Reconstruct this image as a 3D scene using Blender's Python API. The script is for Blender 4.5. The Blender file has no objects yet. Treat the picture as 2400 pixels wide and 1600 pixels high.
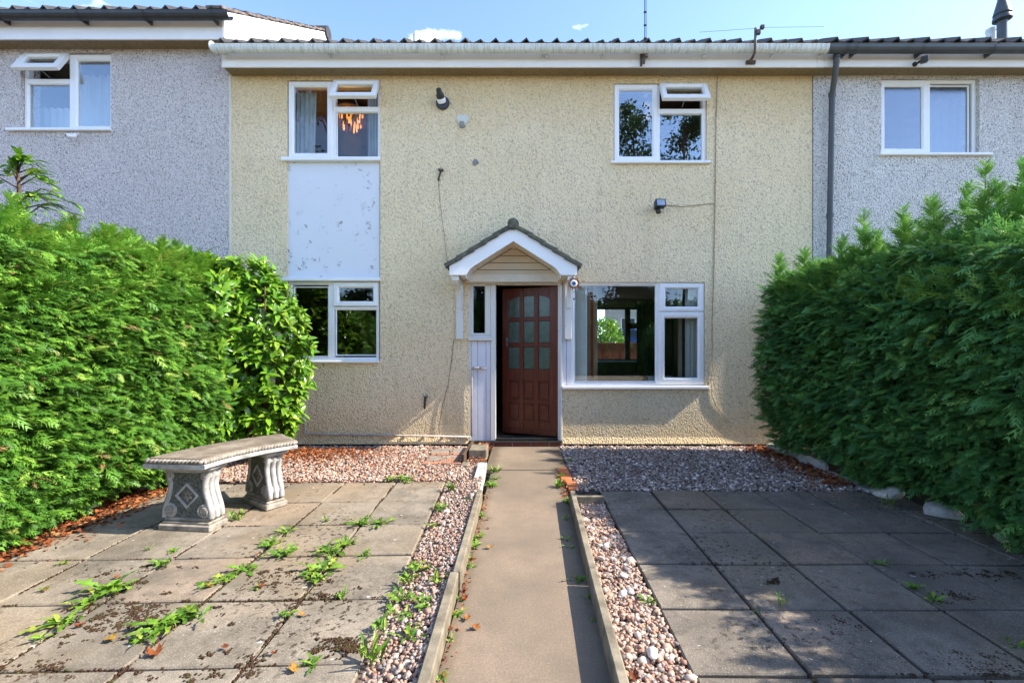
import bpy, math, random
import numpy as np
from mathutils import Vector, Matrix, Euler

# ------------------------------------------------------------------ camera, sky, sun, exposure
sc = bpy.context.scene
COL = sc.collection
R = math.radians
H, F, YW = 1.264, 1071.0, 5.84          # eye height, focal length (px of a 2400 px frame), distance of the facade
cam_d = bpy.data.cameras.new("camera")
cam = bpy.data.objects.new("camera", cam_d)
COL.objects.link(cam)
cam.location = (0, 0, H)
cam.rotation_euler = (R(90), 0, 0)
cam_d.sensor_width = 36.0
cam_d.lens = 36.0 * F / 2400.0
cam_d.shift_x = -28 / 2400.0
cam_d.shift_y = 13 / 2400.0
cam_d.clip_start = 0.05
cam_d.clip_end = 3000
sc.camera = cam

SUN_EL, SUN_AZ = 40.0, -4.6             # azimuth measured from +X (the right) towards +Y (the house)
sun_dir = Vector((math.cos(R(SUN_EL)) * math.cos(R(SUN_AZ)), math.cos(R(SUN_EL)) * math.sin(R(SUN_AZ)), math.sin(R(SUN_EL))))
sun_d = bpy.data.lights.new("sun", 'SUN')
sun_d.energy = 2.8
sun_d.angle = R(0.5)
sun_d.color = (1.0, 0.93, 0.80)
sun = bpy.data.objects.new("sun", sun_d)
COL.objects.link(sun)
sun.rotation_euler = sun_dir.to_track_quat('Z', 'Y').to_euler()
sun.location = (8, -2, 9)

world = bpy.data.worlds.new("World")
sc.world = world
world.use_nodes = True
wt = world.node_tree
wt.nodes.clear()
wo = wt.nodes.new('ShaderNodeOutputWorld')
bg = wt.nodes.new('ShaderNodeBackground')
sky = wt.nodes.new('ShaderNodeTexSky')
sky.sky_type = 'NISHITA'
sky.sun_disc = False
sky.sun_elevation = R(SUN_EL)
sky.sun_rotation = R(90 - SUN_AZ)
sky.altitude = 60
sky.air_density = 0.70
sky.dust_density = 0.4
sky.ozone_density = 2.2
bg.inputs['Strength'].default_value = 0.15
# small fair-weather clouds spread over the whole sky
tc = wt.nodes.new('ShaderNodeTexCoord')
mp = wt.nodes.new('ShaderNodeMapping')
mp.inputs['Scale'].default_value = (1.0, 1.0, 2.4)
mp.inputs['Location'].default_value = (5.16, 2.56, 0.57)
nz = wt.nodes.new('ShaderNodeTexNoise')
nz.inputs['Scale'].default_value = 7.0
nz.inputs['Detail'].default_value = 7.0
nz.inputs['Roughness'].default_value = 0.55
rp = wt.nodes.new('ShaderNodeValToRGB')
rp.color_ramp.elements[0].position = 0.63
rp.color_ramp.elements[1].position = 0.75
mx = wt.nodes.new('ShaderNodeMix')
mx.data_type = 'RGBA'
wt.links.new(tc.outputs['Generated'], mp.inputs['Vector'])
wt.links.new(mp.outputs['Vector'], nz.inputs['Vector'])
wt.links.new(nz.outputs['Fac'], rp.inputs['Fac'])
wt.links.new(rp.outputs['Color'], mx.inputs['Factor'])
wt.links.new(sky.outputs['Color'], mx.inputs['A'])
mx.inputs['B'].default_value = (5.0, 5.0, 5.4, 1)
wt.links.new(mx.outputs['Result'], bg.inputs['Color'])
wt.links.new(bg.outputs['Background'], wo.inputs['Surface'])

sc.view_settings.view_transform = 'Standard'
sc.view_settings.look = 'None'
sc.view_settings.exposure = 1.95
sc.view_settings.gamma = 1.0
sc.view_settings.use_curve_mapping = False
sc.render.engine = 'CYCLES'
sc.cycles.max_bounces = 8
sc.cycles.transparent_max_bounces = 16
sc.cycles.use_denoising = True

random.seed(7)
rng = np.random.default_rng(7)
U = random.uniform

# ------------------------------------------------------------------ measuring helpers (photo survey -> metres)
def fx(u, Y=YW): return (u - 1228.0) * Y / F
def fz(v, Y=YW): return H - (v - 813.0) * Y / F
def gp(u, v, z=0.0):
    """point on the ground plane seen at a surveyed position"""
    Y = (H - z) * F / (v - 813.0)
    return (u - 1228.0) * Y / F, Y

# ------------------------------------------------------------------ object helpers
WORLD_LOC = {}
def _wl(o): return WORLD_LOC.get(o.name, Vector((0, 0, 0)))

def tag(o, label=None, cat=None, group=None, kind=None):
    if label: o["label"] = label
    if cat: o["category"] = cat
    if group: o["group"] = group
    if kind: o["kind"] = kind
    return o

def link(o, parent=None, loc=None):
    COL.objects.link(o)
    if parent is not None:
        o.parent = parent
    if loc is not None:
        o.location = loc
    return o

def empty(name, loc=(0, 0, 0), parent=None, rot=None):
    o = bpy.data.objects.new(name, None)
    o.empty_display_size = 0.1
    loc = Vector(loc)
    COL.objects.link(o)
    if parent is not None:
        o.parent = parent
        o.location = loc - _wl(parent)
    else:
        o.location = loc
    WORLD_LOC[o.name] = loc
    if rot is not None: o.rotation_euler = rot
    return o

class MB:
    """collects polygons; build() links them as one mesh object"""
    def __init__(s): s.v, s.f, s.m = [], [], []
    def add(s, verts, faces, mi=0):
        b = len(s.v)
        s.v.extend([tuple(p) for p in verts])
        for f in faces:
            s.f.append(tuple(i + b for i in f)); s.m.append(mi)
        return s
    def quad(s, a, b, c, d, mi=0): return s.add([a, b, c, d], [(0, 1, 2, 3)], mi)
    def box(s, x0, x1, y0, y1, z0, z1, mi=0):
        v = [(x0, y0, z0), (x1, y0, z0), (x1, y1, z0), (x0, y1, z0), (x0, y0, z1), (x1, y0, z1), (x1, y1, z1), (x0, y1, z1)]
        return s.add(v, [(0, 3, 2, 1), (4, 5, 6, 7), (0, 1, 5, 4), (1, 2, 6, 5), (2, 3, 7, 6), (3, 0, 4, 7)], mi)
    def cbox(s, x0, x1, y0, y1, z0, z1, c=0.004, mi=0, mat=None):
        """box with chamfered edges"""
        X, Y, Z = (x0, x1), (y0, y1), (z0, z1)
        vs, idx = [], {}
        for i in (0, 1):
            for j in (0, 1):
                for k in (0, 1):
                    sx, sy, sz = (c, -c)[i], (c, -c)[j], (c, -c)[k]
                    for a, p in enumerate(((X[i], Y[j] + sy, Z[k] + sz), (X[i] + sx, Y[j], Z[k] + sz), (X[i] + sx, Y[j] + sy, Z[k]))):
                        idx[(i, j, k, a)] = len(vs); vs.append(p)
        g = lambda i, j, k, a: idx[(i, j, k, a)]
        fs = [(g(0,0,0,0), g(0,0,1,0), g(0,1,1,0), g(0,1,0,0)), (g(1,0,0,0), g(1,1,0,0), g(1,1,1,0), g(1,0,1,0)),
              (g(0,0,0,1), g(1,0,0,1), g(1,0,1,1), g(0,0,1,1)), (g(0,1,0,1), g(0,1,1,1), g(1,1,1,1), g(1,1,0,1)),
              (g(0,0,0,2), g(0,1,0,2), g(1,1,0,2), g(1,0,0,2)), (g(0,0,1,2), g(1,0,1,2), g(1,1,1,2), g(0,1,1,2))]
        for j in (0, 1):
            for k in (0, 1):
                fs.append((g(0,j,k,1), g(1,j,k,1), g(1,j,k,2), g(0,j,k,2)))
        for i in (0, 1):
            for k in (0, 1):
                fs.append((g(i,0,k,0), g(i,1,k,0), g(i,1,k,2), g(i,0,k,2)))
        for i in (0, 1):
            for j in (0, 1):
                fs.append((g(i,j,0,0), g(i,j,1,0), g(i,j,1,1), g(i,j,0,1)))
        for i in (0, 1):
            for j in (0, 1):
                for k in (0, 1):
                    fs.append((g(i,j,k,0), g(i,j,k,1), g(i,j,k,2)))
        if mat is not None: vs = [mat @ Vector(p) for p in vs]
        return s.add(vs, fs, mi)
    def prism(s, pts, vec, mi=0):
        """polygon (3D points in order) extruded along vec"""
        n = len(pts); vec = Vector(vec)
        a = [Vector(p) for p in pts]; b = [p + vec for p in a]
        fs = [tuple(range(n - 1, -1, -1)), tuple(range(n, 2 * n))]
        fs += [(i, (i + 1) % n, n + (i + 1) % n, n + i) for i in range(n)]
        return s.add(a + b, fs, mi)
    def tube(s, path, r, n=8, mi=0, cap=True):
        path = [Vector(p) for p in path]
        rs = r if isinstance(r, (list, tuple)) else [r] * len(path)
        vs, prev = [], None
        for i, p in enumerate(path):
            t = (path[min(i + 1, len(path) - 1)] - path[max(i - 1, 0)])
            t = t.normalized() if t.length > 1e-9 else Vector((0, 0, 1))
            if prev is None:
                ref = Vector((0, 0, 1)) if abs(t.z) < .9 else Vector((1, 0, 0))
                a = t.cross(ref).normalized()
            else:
                a = (prev - t * prev.dot(t)).normalized()
            prev = a
            b = t.cross(a)
            for k in range(n):
                th = 2 * math.pi * k / n
                vs.append(p + (a * math.cos(th) + b * math.sin(th)) * rs[i])
        fs = []
        for i in range(len(path) - 1):
            for k in range(n):
                fs.append((i * n + k, i * n + (k + 1) % n, (i + 1) * n + (k + 1) % n, (i + 1) * n + k))
        if cap:
            fs.append(tuple(range(n - 1, -1, -1)))
            fs.append(tuple((len(path) - 1) * n + k for k in range(n)))
        return s.add(vs, fs, mi)
    def lathe(s, prof, n=16, mat=None, mi=0):
        """profile of (radius, height) turned round the z axis, then moved by mat"""
        vs = []
        for r_, z in prof:
            for k in range(n):
                th = 2 * math.pi * k / n
                p = Vector((r_ * math.cos(th), r_ * math.sin(th), z))
                vs.append(mat @ p if mat is not None else p)
        fs = []
        for i in range(len(prof) - 1):
            for k in range(n):
                fs.append((i * n + k, i * n + (k + 1) % n, (i + 1) * n + (k + 1) % n, (i + 1) * n + k))
        fs.append(tuple(range(n - 1, -1, -1)))
        fs.append(tuple((len(prof) - 1) * n + k for k in range(n)))
        return s.add(vs, fs, mi)
    def ring(s, x0, x1, z0, z1, w, y0, y1, c=0.006, mi=0):
        """mitred rectangular frame in the XZ plane, front at y0, back at y1, rail width w (or 4 widths l,r,b,t)"""
        wl, wr, wb, wt_ = w if isinstance(w, (tuple, list)) else (w,) * 4
        def rect(dl, dr, db, dt, y): return [(x0 + dl, y, z0 + db), (x1 - dr, y, z0 + db), (x1 - dr, y, z1 - dt), (x0 + dl, y, z1 - dt)]
        c2 = c * 2.2
        loops = [rect(0, 0, 0, 0, y1), rect(0, 0, 0, 0, y0 + c), rect(c, c, c, c, y0), rect(wl - c2, wr - c2, wb - c2, wt_ - c2, y0),
                 rect(wl, wr, wb, wt_, y0 + c2), rect(wl, wr, wb, wt_, y1)]
        vs = [p for l in loops for p in l]
        fs = []
        for i in range(len(loops)):
            j = (i + 1) % len(loops)
            for k in range(4):
                fs.append((i * 4 + k, i * 4 + (k + 1) % 4, j * 4 + (k + 1) % 4, j * 4 + k))
        return s.add(vs, fs, mi)
    def mesh(s, name, mats, smooth=False):
        me = bpy.data.meshes.new(name)
        me.from_pydata(s.v, [], s.f)
        for m in (mats if isinstance(mats, (list, tuple)) else [mats]): me.materials.append(m)
        if len(set(s.m)) > 1: me.polygons.foreach_set('material_index', s.m)
        if smooth: me.polygons.foreach_set('use_smooth', [True] * len(s.f))
        me.update()
        return me
    def build(s, name, mats, parent=None, smooth=False, loc=None, rot=None, autosmooth=None):
        """vertices are in world space unless loc is given (then they are local to loc)"""
        me = s.mesh(name, mats, smooth)
        import bmesh
        bm = bmesh.new(); bm.from_mesh(me)
        bmesh.ops.recalc_face_normals(bm, faces=bm.faces)
        bm.to_mesh(me); bm.free()
        if autosmooth:
            me.set_sharp_from_angle(angle=R(autosmooth))
        o = bpy.data.objects.new(name, me)
        COL.objects.link(o)
        if parent is not None: o.parent = parent
        base = _wl(parent) if parent is not None else Vector((0, 0, 0))
        if loc is not None:
            o.location = Vector(loc) - base
            WORLD_LOC[o.name] = Vector(loc)
        else:
            o.location = -base
            WORLD_LOC[o.name] = Vector((0, 0, 0))
        if rot is not None: o.rotation_euler = rot
        return o

def place(name, me, loc, rot=(0, 0, 0), parent=None, scale=None):
    """another object on shared mesh data"""
    o = bpy.data.objects.new(name, me)
    COL.objects.link(o)
    if parent is not None:
        o.parent = parent
        loc = Vector(loc) - _wl(parent)
    o.location = loc
    o.rotation_euler = rot
    if scale is not None: o.scale = scale if isinstance(scale, (tuple, list)) else (scale,) * 3
    return o

def np_mesh(name, co, faces, mats, smooth=False, attr=None):
    """mesh from numpy arrays: co (n,3), faces (m,k) of one size, attr: dict name->float per vertex"""
    me = bpy.data.meshes.new(name)
    n, m, k = len(co), len(faces), faces.shape[1]
    me.vertices.add(n); me.vertices.foreach_set('co', np.ascontiguousarray(co, dtype=np.float32).ravel())
    me.loops.add(m * k); me.loops.foreach_set('vertex_index', np.ascontiguousarray(faces, dtype=np.int32).ravel())
    me.polygons.add(m); me.polygons.foreach_set('loop_start', np.arange(0, m * k, k, dtype=np.int32))
    for mt in (mats if isinstance(mats, (list, tuple)) else [mats]): me.materials.append(mt)
    if smooth: me.polygons.foreach_set('use_smooth', np.ones(m, dtype=bool))
    if attr:
        for an, arr in attr.items():
            if arr.ndim == 1:
                a = me.attributes.new(an, 'FLOAT', 'POINT'); a.data.foreach_set('value', arr.astype(np.float32))
            else:
                a = me.attributes.new(an, 'FLOAT_COLOR', 'POINT'); a.data.foreach_set('color', arr.astype(np.float32).ravel())
    me.update(calc_edges=True)
    return me

def scatter(tv, tf, pos, ax, nrm, scale, per=None):
    """copies of a template (tv,tf) with local x along ax, local z near nrm; returns co, faces, index of the copy per vertex"""
    ax = ax / np.linalg.norm(ax, axis=1, keepdims=True)
    y = np.cross(nrm, ax); y /= (np.linalg.norm(y, axis=1, keepdims=True) + 1e-9)
    z = np.cross(ax, y)
    if np.ndim(scale) == 1: scale = np.stack([scale] * 3, 1)
    t = tv[None, :, :] * scale[:, None, :]
    co = pos[:, None, :] + t[:, :, 0:1] * ax[:, None, :] + t[:, :, 1:2] * y[:, None, :] + t[:, :, 2:3] * z[:, None, :]
    n, k = len(pos), len(tv)
    faces = (tf[None, :, :] + (np.arange(n) * k)[:, None, None]).reshape(-1, tf.shape[1])
    return co.reshape(-1, 3), faces, np.repeat(np.arange(n), k)

# ------------------------------------------------------------------ material helpers
class NT:
    def __init__(s, name):
        s.m = bpy.data.materials.new(name); s.m.use_nodes = True
        s.t = s.m.node_tree
        s.b = s.t.nodes['Principled BSDF']
        s.out = s.t.nodes['Material Output']
        s.pos = None
    def n(s, typ, **kw):
        nd = s.t.nodes.new('ShaderNode' + typ)
        for k, v in kw.items():
            if k in nd.inputs.keys(): s.set(nd.inputs[k], v)
            else: setattr(nd, k, v)
        return nd
    def set(s, sock, v):
        if isinstance(v, bpy.types.NodeSocket): s.t.links.new(v, sock)
        elif isinstance(v, tuple) and len(v) == 3 and sock.type == 'RGBA': sock.default_value = (*v, 1)
        else: sock.default_value = v
    def P(s, scale=(1, 1, 1), world=True, rot=(0, 0, 0)):
        c = s.n('NewGeometry').outputs['Position'] if world else s.n('TexCoord').outputs['Object']
        mpn = s.n('Mapping'); s.set(mpn.inputs['Vector'], c)
        mpn.inputs['Scale'].default_value = scale; mpn.inputs['Rotation'].default_value = rot
        return mpn.outputs['Vector']
    def noise(s, scale, detail=3, rough=0.55, vec=None, out='Fac', dist=0.0):
        nd = s.n('TexNoise'); nd.inputs['Scale'].default_value = scale; nd.inputs['Detail'].default_value = detail
        nd.inputs['Roughness'].default_value = rough; nd.inputs['Distortion'].default_value = dist
        s.set(nd.inputs['Vector'], vec if vec is not None else s.P())
        return nd.outputs[out]
    def voro(s, scale, vec=None, feature='F1', out='Distance', rand=1.0):
        nd = s.n('TexVoronoi'); nd.feature = feature
        nd.inputs['Scale'].default_value = scale
        if 'Randomness' in nd.inputs.keys(): nd.inputs['Randomness'].default_value = rand
        s.set(nd.inputs['Vector'], vec if vec is not None else s.P())
        return nd.outputs[out]
    def ramp(s, fac, stops, interp='LINEAR'):
        nd = s.n('ValToRGB'); s.set(nd.inputs['Fac'], fac)
        cr = nd.color_ramp; cr.interpolation = interp
        while len(cr.elements) < len(stops): cr.elements.new(0.5)
        for e, (p, c) in zip(cr.elements, stops):
            e.position = p
            e.color = (c, c, c, 1) if isinstance(c, (int, float)) else (*c, 1)
        return nd.outputs['Color']
    def mix(s, fac, a, b, blend='MIX'):
        nd = s.n('Mix'); nd.data_type = 'RGBA'; nd.blend_type = blend
        for nm, v in (('Factor', fac), ('A', a), ('B', b)):
            sk = [i for i in nd.inputs if i.name == nm and (i.type == ('VALUE' if nm == 'Factor' else 'RGBA'))][0]
            if isinstance(v, bpy.types.NodeSocket): s.t.links.new(v, sk)
            elif nm == 'Factor': sk.default_value = v
            else: sk.default_value = (*v, 1)
        return [o for o in nd.outputs if o.type == 'RGBA'][0]
    def math(s, op, a, b=0.0, clamp=False):
        nd = s.n('Math'); nd.operation = op; nd.use_clamp = clamp
        s.set(nd.inputs[0], a); s.set(nd.inputs[1], b)
        return nd.outputs[0]
    def bump(s, h, strength=0.5, dist=0.01, prev=None):
        nd = s.n('Bump'); nd.inputs['Strength'].default_value = strength; nd.inputs['Distance'].default_value = dist
        s.set(nd.inputs['Height'], h)
        if prev is not None: s.set(nd.inputs['Normal'], prev)
        s.set(s.b.inputs['Normal'], nd.outputs['Normal'])
        return nd.outputs['Normal']
    def fin(s, col=None, rough=None, spec=None, metal=None):
        if col is not None: s.set(s.b.inputs['Base Color'], col)
        if rough is not None: s.set(s.b.inputs['Roughness'], rough)
        if spec is not None: s.b.inputs['Specular IOR Level'].default_value = spec
        if metal is not None: s.b.inputs['Metallic'].default_value = metal
        return s.m

def plain(name, col, rough=0.5, var=0.12, scale=9.0, bump=0.0, bscale=60, spec=0.4, metal=0.0):
    t = NT(name)
    n = t.noise(scale, 4)
    dark = tuple(c * (1 - var) for c in col); lite = tuple(min(1, c * (1 + var)) for c in col)
    c = t.ramp(n, [(0.3, dark), (0.7, lite)])
    if bump: t.bump(t.noise(bscale, 4), bump, 0.004)
    return t.fin(c, rough, spec, metal)

def roughcast(name, base, speck, speck_amt, stain, scale=56.0, bumpd=0.016, ochre=None):
    """thrown pebble render: coarse grain in relief, specks of bare stone, painted shade between grains, weather stains"""
    t = NT(name)
    p = t.P()
    wob = t.n('VectorMath'); wob.operation = 'ADD'
    nv = t.n('TexNoise'); nv.inputs['Scale'].default_value = 30; t.set(nv.inputs['Vector'], p)
    sc_ = t.n('VectorMath'); sc_.operation = 'SCALE'; t.set(sc_.inputs[0], nv.outputs['Color']); sc_.inputs['Scale'].default_value = 0.03
    t.set(wob.inputs[0], p); t.set(wob.inputs[1], sc_.outputs[0])
    q = t.n('Mapping'); t.set(q.inputs['Vector'], wob.outputs[0]); q.inputs['Rotation'].default_value = (0, 0.5, 0); q.inputs['Scale'].default_value = (1.0, 1.0, 0.72)
    v = t.voro(scale, q.outputs[0])
    n2 = t.noise(95, 3, vec=p)
    h = t.math('ADD', t.math('MULTIPLY', v, -1.0), t.math('MULTIPLY', n2, 0.45))
    t.bump(h, 1.0, bumpd)
    big = t.noise(1.3, 5, 0.6, vec=p)
    strk = t.noise(2.2, 4, 0.6, vec=t.P((3.0, 1, 0.35)))
    c = t.mix(t.ramp(big, [(0.40, 0.0), (0.75, 0.7)]), base, stain)
    c = t.mix(t.ramp(strk, [(0.54, 0.0), (0.76, 0.35)]), c, tuple(x * 0.7 for x in stain))
    drip = t.noise(3.0, 5, 0.65, vec=t.P((9.0, 1, 0.28)))
    c = t.mix(t.ramp(drip, [(0.60, 0.0), (0.74, 0.22)]), c, tuple(x * 0.6 for x in stain))
    if ochre:
        sp_ = t.n('SeparateXYZ'); t.set(sp_.inputs[0], p)
        edge = t.noise(5, 5, 0.65, vec=t.P((1.6, 1, 0.8)))
        zz_ = t.math('ADD', sp_.outputs['Z'], t.math('MULTIPLY', edge, 0.9))
        c = t.mix(t.ramp(t.math('MULTIPLY', zz_, 0.2), [(0.0, 0.5), (0.12, 0.38), (0.19, 0.0), (0.88, 0.0), (0.97, 0.35), (1.0, 0.5)]), c, ochre)
    fine = t.noise(85, 2, vec=p)
    c = t.mix(t.ramp(fine, [(0.3, 0.40), (0.52, 0.0)]), c, tuple(x * 0.6 for x in base))
    c = t.mix(t.ramp(v, [(0.55, 0.0), (0.85, 0.55)]), c, tuple(x * 0.45 for x in base))  # hollows between grains darkened, their shade put into the colour
    sv = t.noise(88, 2, 0.6, vec=q.outputs[0])
    c = t.mix(t.ramp(sv, [(0.575, 0.0), (0.635, speck_amt)]), c, speck)
    return t.fin(c, 0.9, 0.2)

def attr_mat(name, attr, stops, rough=0.5, spec=0.4, trans=0.0, bump=0.0):
    """colour from a per-piece random value"""
    t = NT(name)
    a = t.n('Attribute'); a.attribute_name = attr
    c = t.ramp(a.outputs['Fac'], stops)
    n = t.noise(160, 3)
    c = t.mix(t.math('MULTIPLY', n, 0.3), c, (0.5, 0.5, 0.5), 'SOFT_LIGHT')
    m = t.fin(c, rough, spec)
    if bump: t.bump(t.noise(bump, 3), 0.4, 0.003)
    if trans:
        tr = t.n('BsdfTranslucent'); t.set(tr.inputs['Color'], t.mix(0.5, c, (0.45, 0.75, 0.06), 'MULTIPLY') if False else c)
        ms = t.n('MixShader'); ms.inputs[0].default_value = trans
        t.t.links.new(t.b.outputs[0], ms.inputs[1]); t.t.links.new(tr.outputs[0], ms.inputs[2])
        t.t.links.new(ms.outputs[0], t.out.inputs['Surface'])
    return m

def rand_mat(name, stops, rough=0.8, spec=0.25, bump=0.4, grain=120, speck=None, trans=0.0):
    """colour from each object's own random number, with grain"""
    t = NT(name)
    oi = t.n('ObjectInfo')
    c = t.ramp(oi.outputs['Random'], stops)
    n = t.noise(7, 5, 0.6)
    c = t.mix(t.ramp(n, [(0.3, 0.0), (0.75, 0.55)]), c, tuple(x * 0.62 for x in stops[0][1]))
    g = t.noise(grain, 3)
    c = t.mix(t.ramp(g, [(0.35, 0.45), (0.6, 0.0)]), c, tuple(x * 0.5 for x in stops[0][1]))
    if bump: t.bump(g, bump, 0.003)
    m = t.fin(c, rough, spec)
    if trans:
        tr = t.n('BsdfTranslucent'); t.set(tr.inputs['Color'], c)
        ms = t.n('MixShader'); ms.inputs[0].default_value = trans
        t.t.links.new(t.b.outputs[0], ms.inputs[1]); t.t.links.new(tr.outputs[0], ms.inputs[2])
        t.t.links.new(ms.outputs[0], t.out.inputs['Surface'])
    return m

def glass(name, refl, tint=(0.95, 0.97, 0.96), rough=0.0, wob=0.0):
    """thin window glass: fresnel mirror over clear transmission"""
    t = NT(name)
    t.t.nodes.remove(t.b)
    lw = t.n('LayerWeight'); lw.inputs['Blend'].default_value = 0.5
    f0 = 0.5 * (0.04 + refl)          # two faces per pane
    fac = t.math('ADD', t.math('MULTIPLY', t.math('POWER', lw.outputs['Facing'], 5.0), 1.0 - f0), f0, True)
    gl = t.n('BsdfGlossy'); gl.inputs['Roughness'].default_value = rough; gl.inputs['Color'].default_value = (0.95, 0.97, 1, 1)
    if wob:
        bp = t.n('Bump'); bp.inputs['Strength'].default_value = wob; bp.inputs['Distance'].default_value = 0.004
        t.set(bp.inputs['Height'], t.noise(42 if wob > .3 else 3.0, 2))
        t.set(gl.inputs['Normal'], bp.outputs[0])
    tr = t.n('BsdfTransparent'); tr.inputs['Color'].default_value = (*tint, 1)
    ms = t.n('MixShader'); t.set(ms.inputs[0], fac)
    t.t.links.new(tr.outputs[0], ms.inputs[1]); t.t.links.new(gl.outputs[0], ms.inputs[2])
    t.t.links.new(ms.outputs[0], t.out.inputs['Surface'])
    return t.m

def emit(name, col, strength):
    t = NT(name)
    t.b.inputs['Base Color'].default_value = (*col, 1)
    t.b.inputs['Emission Color'].default_value = (*col, 1)
    t.b.inputs['Emission Strength'].default_value = strength
    return t.m

# ---- materials
M = {}
M['cream'] = roughcast('cream_roughcast', (0.98, 0.80, 0.535), (0.42, 0.32, 0.19), 0.5, (0.90, 0.70, 0.42), ochre=(0.74, 0.50, 0.20))  # the cream's specks are painted grain shade
M['grey_cast'] = roughcast('grey_roughcast', (0.86, 0.77, 0.73), (0.22, 0.16, 0.145), 0.9, (0.80, 0.72, 0.68), 62, 0.022)
M['white_cast'] = roughcast('pale_roughcast', (0.88, 0.83, 0.79), (0.08, 0.075, 0.065), 0.92, (0.83, 0.78, 0.74), 54, 0.022)
M['soffit'] = roughcast('shaded_roughcast_soffit', (0.36, 0.275, 0.17), (0.16, 0.12, 0.07), 0.4, (0.28, 0.21, 0.125))  # darker copy of the wall render, eaves shade put into the colour
M['upvc'] = plain('white_plastic', (0.84, 0.83, 0.83), 0.35, 0.03, 4, spec=0.5)
M['fascia'] = plain('white_fascia_board', (0.86, 0.84, 0.84), 0.45, 0.04, 3)
def _gutter():
    t = NT('grubby_white_gutter')
    n = t.noise(9, 5, 0.7, vec=t.P((6, 1, 1)))
    g = t.noise(3, 4)
    c = t.mix(t.ramp(n, [(0.45, 0.0), (0.7, 0.75)]), (0.72, 0.74, 0.72), (0.26, 0.27, 0.22))
    return t.fin(t.mix(t.ramp(g, [(0.4, 0), (0.7, 0.3)]), c, (0.5, 0.55, 0.45)), 0.5)
M['gutter'] = _gutter()
M['black_plastic'] = plain('black_plastic', (0.028, 0.030, 0.032), 0.38, 0.25, 12, spec=0.5)
M['grey_plastic'] = plain('slate_grey_plastic', (0.055, 0.062, 0.064), 0.4, 0.2, 6, spec=0.5)
M['tile'] = plain('dark_concrete_tile', (0.060, 0.058, 0.060), 0.85, 0.35, 14, 0.5, 90, 0.2)
M['tile_moss'] = plain('mossy_concrete_tile', (0.085, 0.090, 0.075), 0.9, 0.55, 22, 0.8, 70, 0.15)
M['verge_tile'] = plain('weathered_verge_tile', (0.16, 0.13, 0.115), 0.9, 0.5, 18, 0.6, 70, 0.2)
M['cream_wood'] = plain('cream_painted_board', (0.62, 0.52, 0.38), 0.5, 0.06, 5, 0.1, 40)
M['cream_trim'] = plain('cream_trim_board', (0.66, 0.60, 0.50), 0.5, 0.08, 6, 0.1, 40)
def _oldpaint(name, c0, c1, thr):
    t = NT(name)
    n = t.noise(26, 6, 0.7)
    m_ = t.ramp(n, [(thr, 0.0), (thr + 0.03, 1.0)])
    st = t.noise(5, 4, 0.6, vec=t.P((1, 1, .4)))
    a = t.mix(t.ramp(st, [(0.4, 0.0), (0.8, 0.35)]), c0, tuple(x * .7 for x in c0))
    t.bump(t.math('MULTIPLY', m_, -1.0), 0.6, 0.003)
    return t.fin(t.mix(m_, a, c1), 0.5)
M['flaky'] = _oldpaint('flaking_white_paint', (0.72, 0.70, 0.66), (0.36, 0.29, 0.21), 0.64)
def _panel():
    t = NT('peeling_white_panel')
    n = t.noise(11, 7, 0.72)
    z = t.noise(1.7, 2, vec=t.P((1.0, 1, 0.8)))
    f = t.math('MULTIPLY', t.ramp(n, [(0.60, 0.0), (0.615, 1.0)]), t.ramp(z, [(0.42, 0.0), (0.52, 1.0)]))
    t.bump(t.math('MULTIPLY', f, -1.0), 0.8, 0.004)
    g = t.noise(2.5, 3)
    c = t.mix(t.ramp(g, [(0.35, 0.0), (0.75, 0.25)]), (0.70, 0.71, 0.76), (0.60, 0.61, 0.66))
    return t.fin(t.mix(f, c, (0.33, 0.33, 0.31)), 0.45)
M['panel'] = _panel()
M['board'] = plain('white_painted_board', (0.68, 0.68, 0.74), 0.5, 0.05, 6, 0.08, 30)
def _door():
    t = NT('mahogany_stained_door')
    n = t.noise(4, 6, 0.6, vec=t.P((9, 9, 0.8)))
    c = t.ramp(n, [(0.3, (0.075, 0.014, 0.008)), (0.7, (0.160, 0.036, 0.016))])
    t.bump(n, 0.15, 0.002)
    return t.fin(c, 0.4, 0.4)
M['door'] = _door()
M['door_panel'] = plain('dark_mahogany_panel', (0.115, 0.026, 0.013), 0.4, 0.3, 8)
M['frosted'] = plain('obscure_green_glass', (0.075, 0.105, 0.085), 0.25, 0.25, 14, 0.3, 40, 0.6)
M['glass'] = glass('window_glass', 0.07)
M['glass_sky'] = glass('reflective_window_glass', 0.42, wob=0.08)
M['glass_pale'] = glass('pale_window_glass', 0.34)
M['glass_obscure'] = glass('textured_bathroom_glass', 0.30, (0.66, 0.72, 0.78), 0.16, 0.35)
M['net'] = plain('white_net_curtain', (0.72, 0.78, 0.84), 0.9, 0.05, 5)
M['curtain'] = plain('beige_curtain', (0.42, 0.34, 0.24), 0.9, 0.15, 9)
M['curtain_red'] = plain('rust_curtain', (0.42, 0.085, 0.035), 0.9, 0.15, 9)
M['curtain_dark'] = plain('brown_curtain', (0.10, 0.075, 0.05), 0.9, 0.2, 9)
M['blind'] = plain('white_blind_fabric', (0.66, 0.66, 0.62), 0.9, 0.05, 5)
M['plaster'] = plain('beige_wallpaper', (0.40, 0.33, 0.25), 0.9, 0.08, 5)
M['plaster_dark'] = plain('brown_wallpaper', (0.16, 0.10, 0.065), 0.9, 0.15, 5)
M['ceiling'] = plain('ceiling_paint', (0.55, 0.53, 0.50), 0.9, 0.05, 3)
M['carpet'] = plain('brown_carpet', (0.13, 0.09, 0.06), 1.0, 0.25, 30)
M['metal'] = plain('galvanised_metal', (0.32, 0.33, 0.34), 0.4, 0.2, 20, spec=0.5, metal=0.8)
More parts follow.
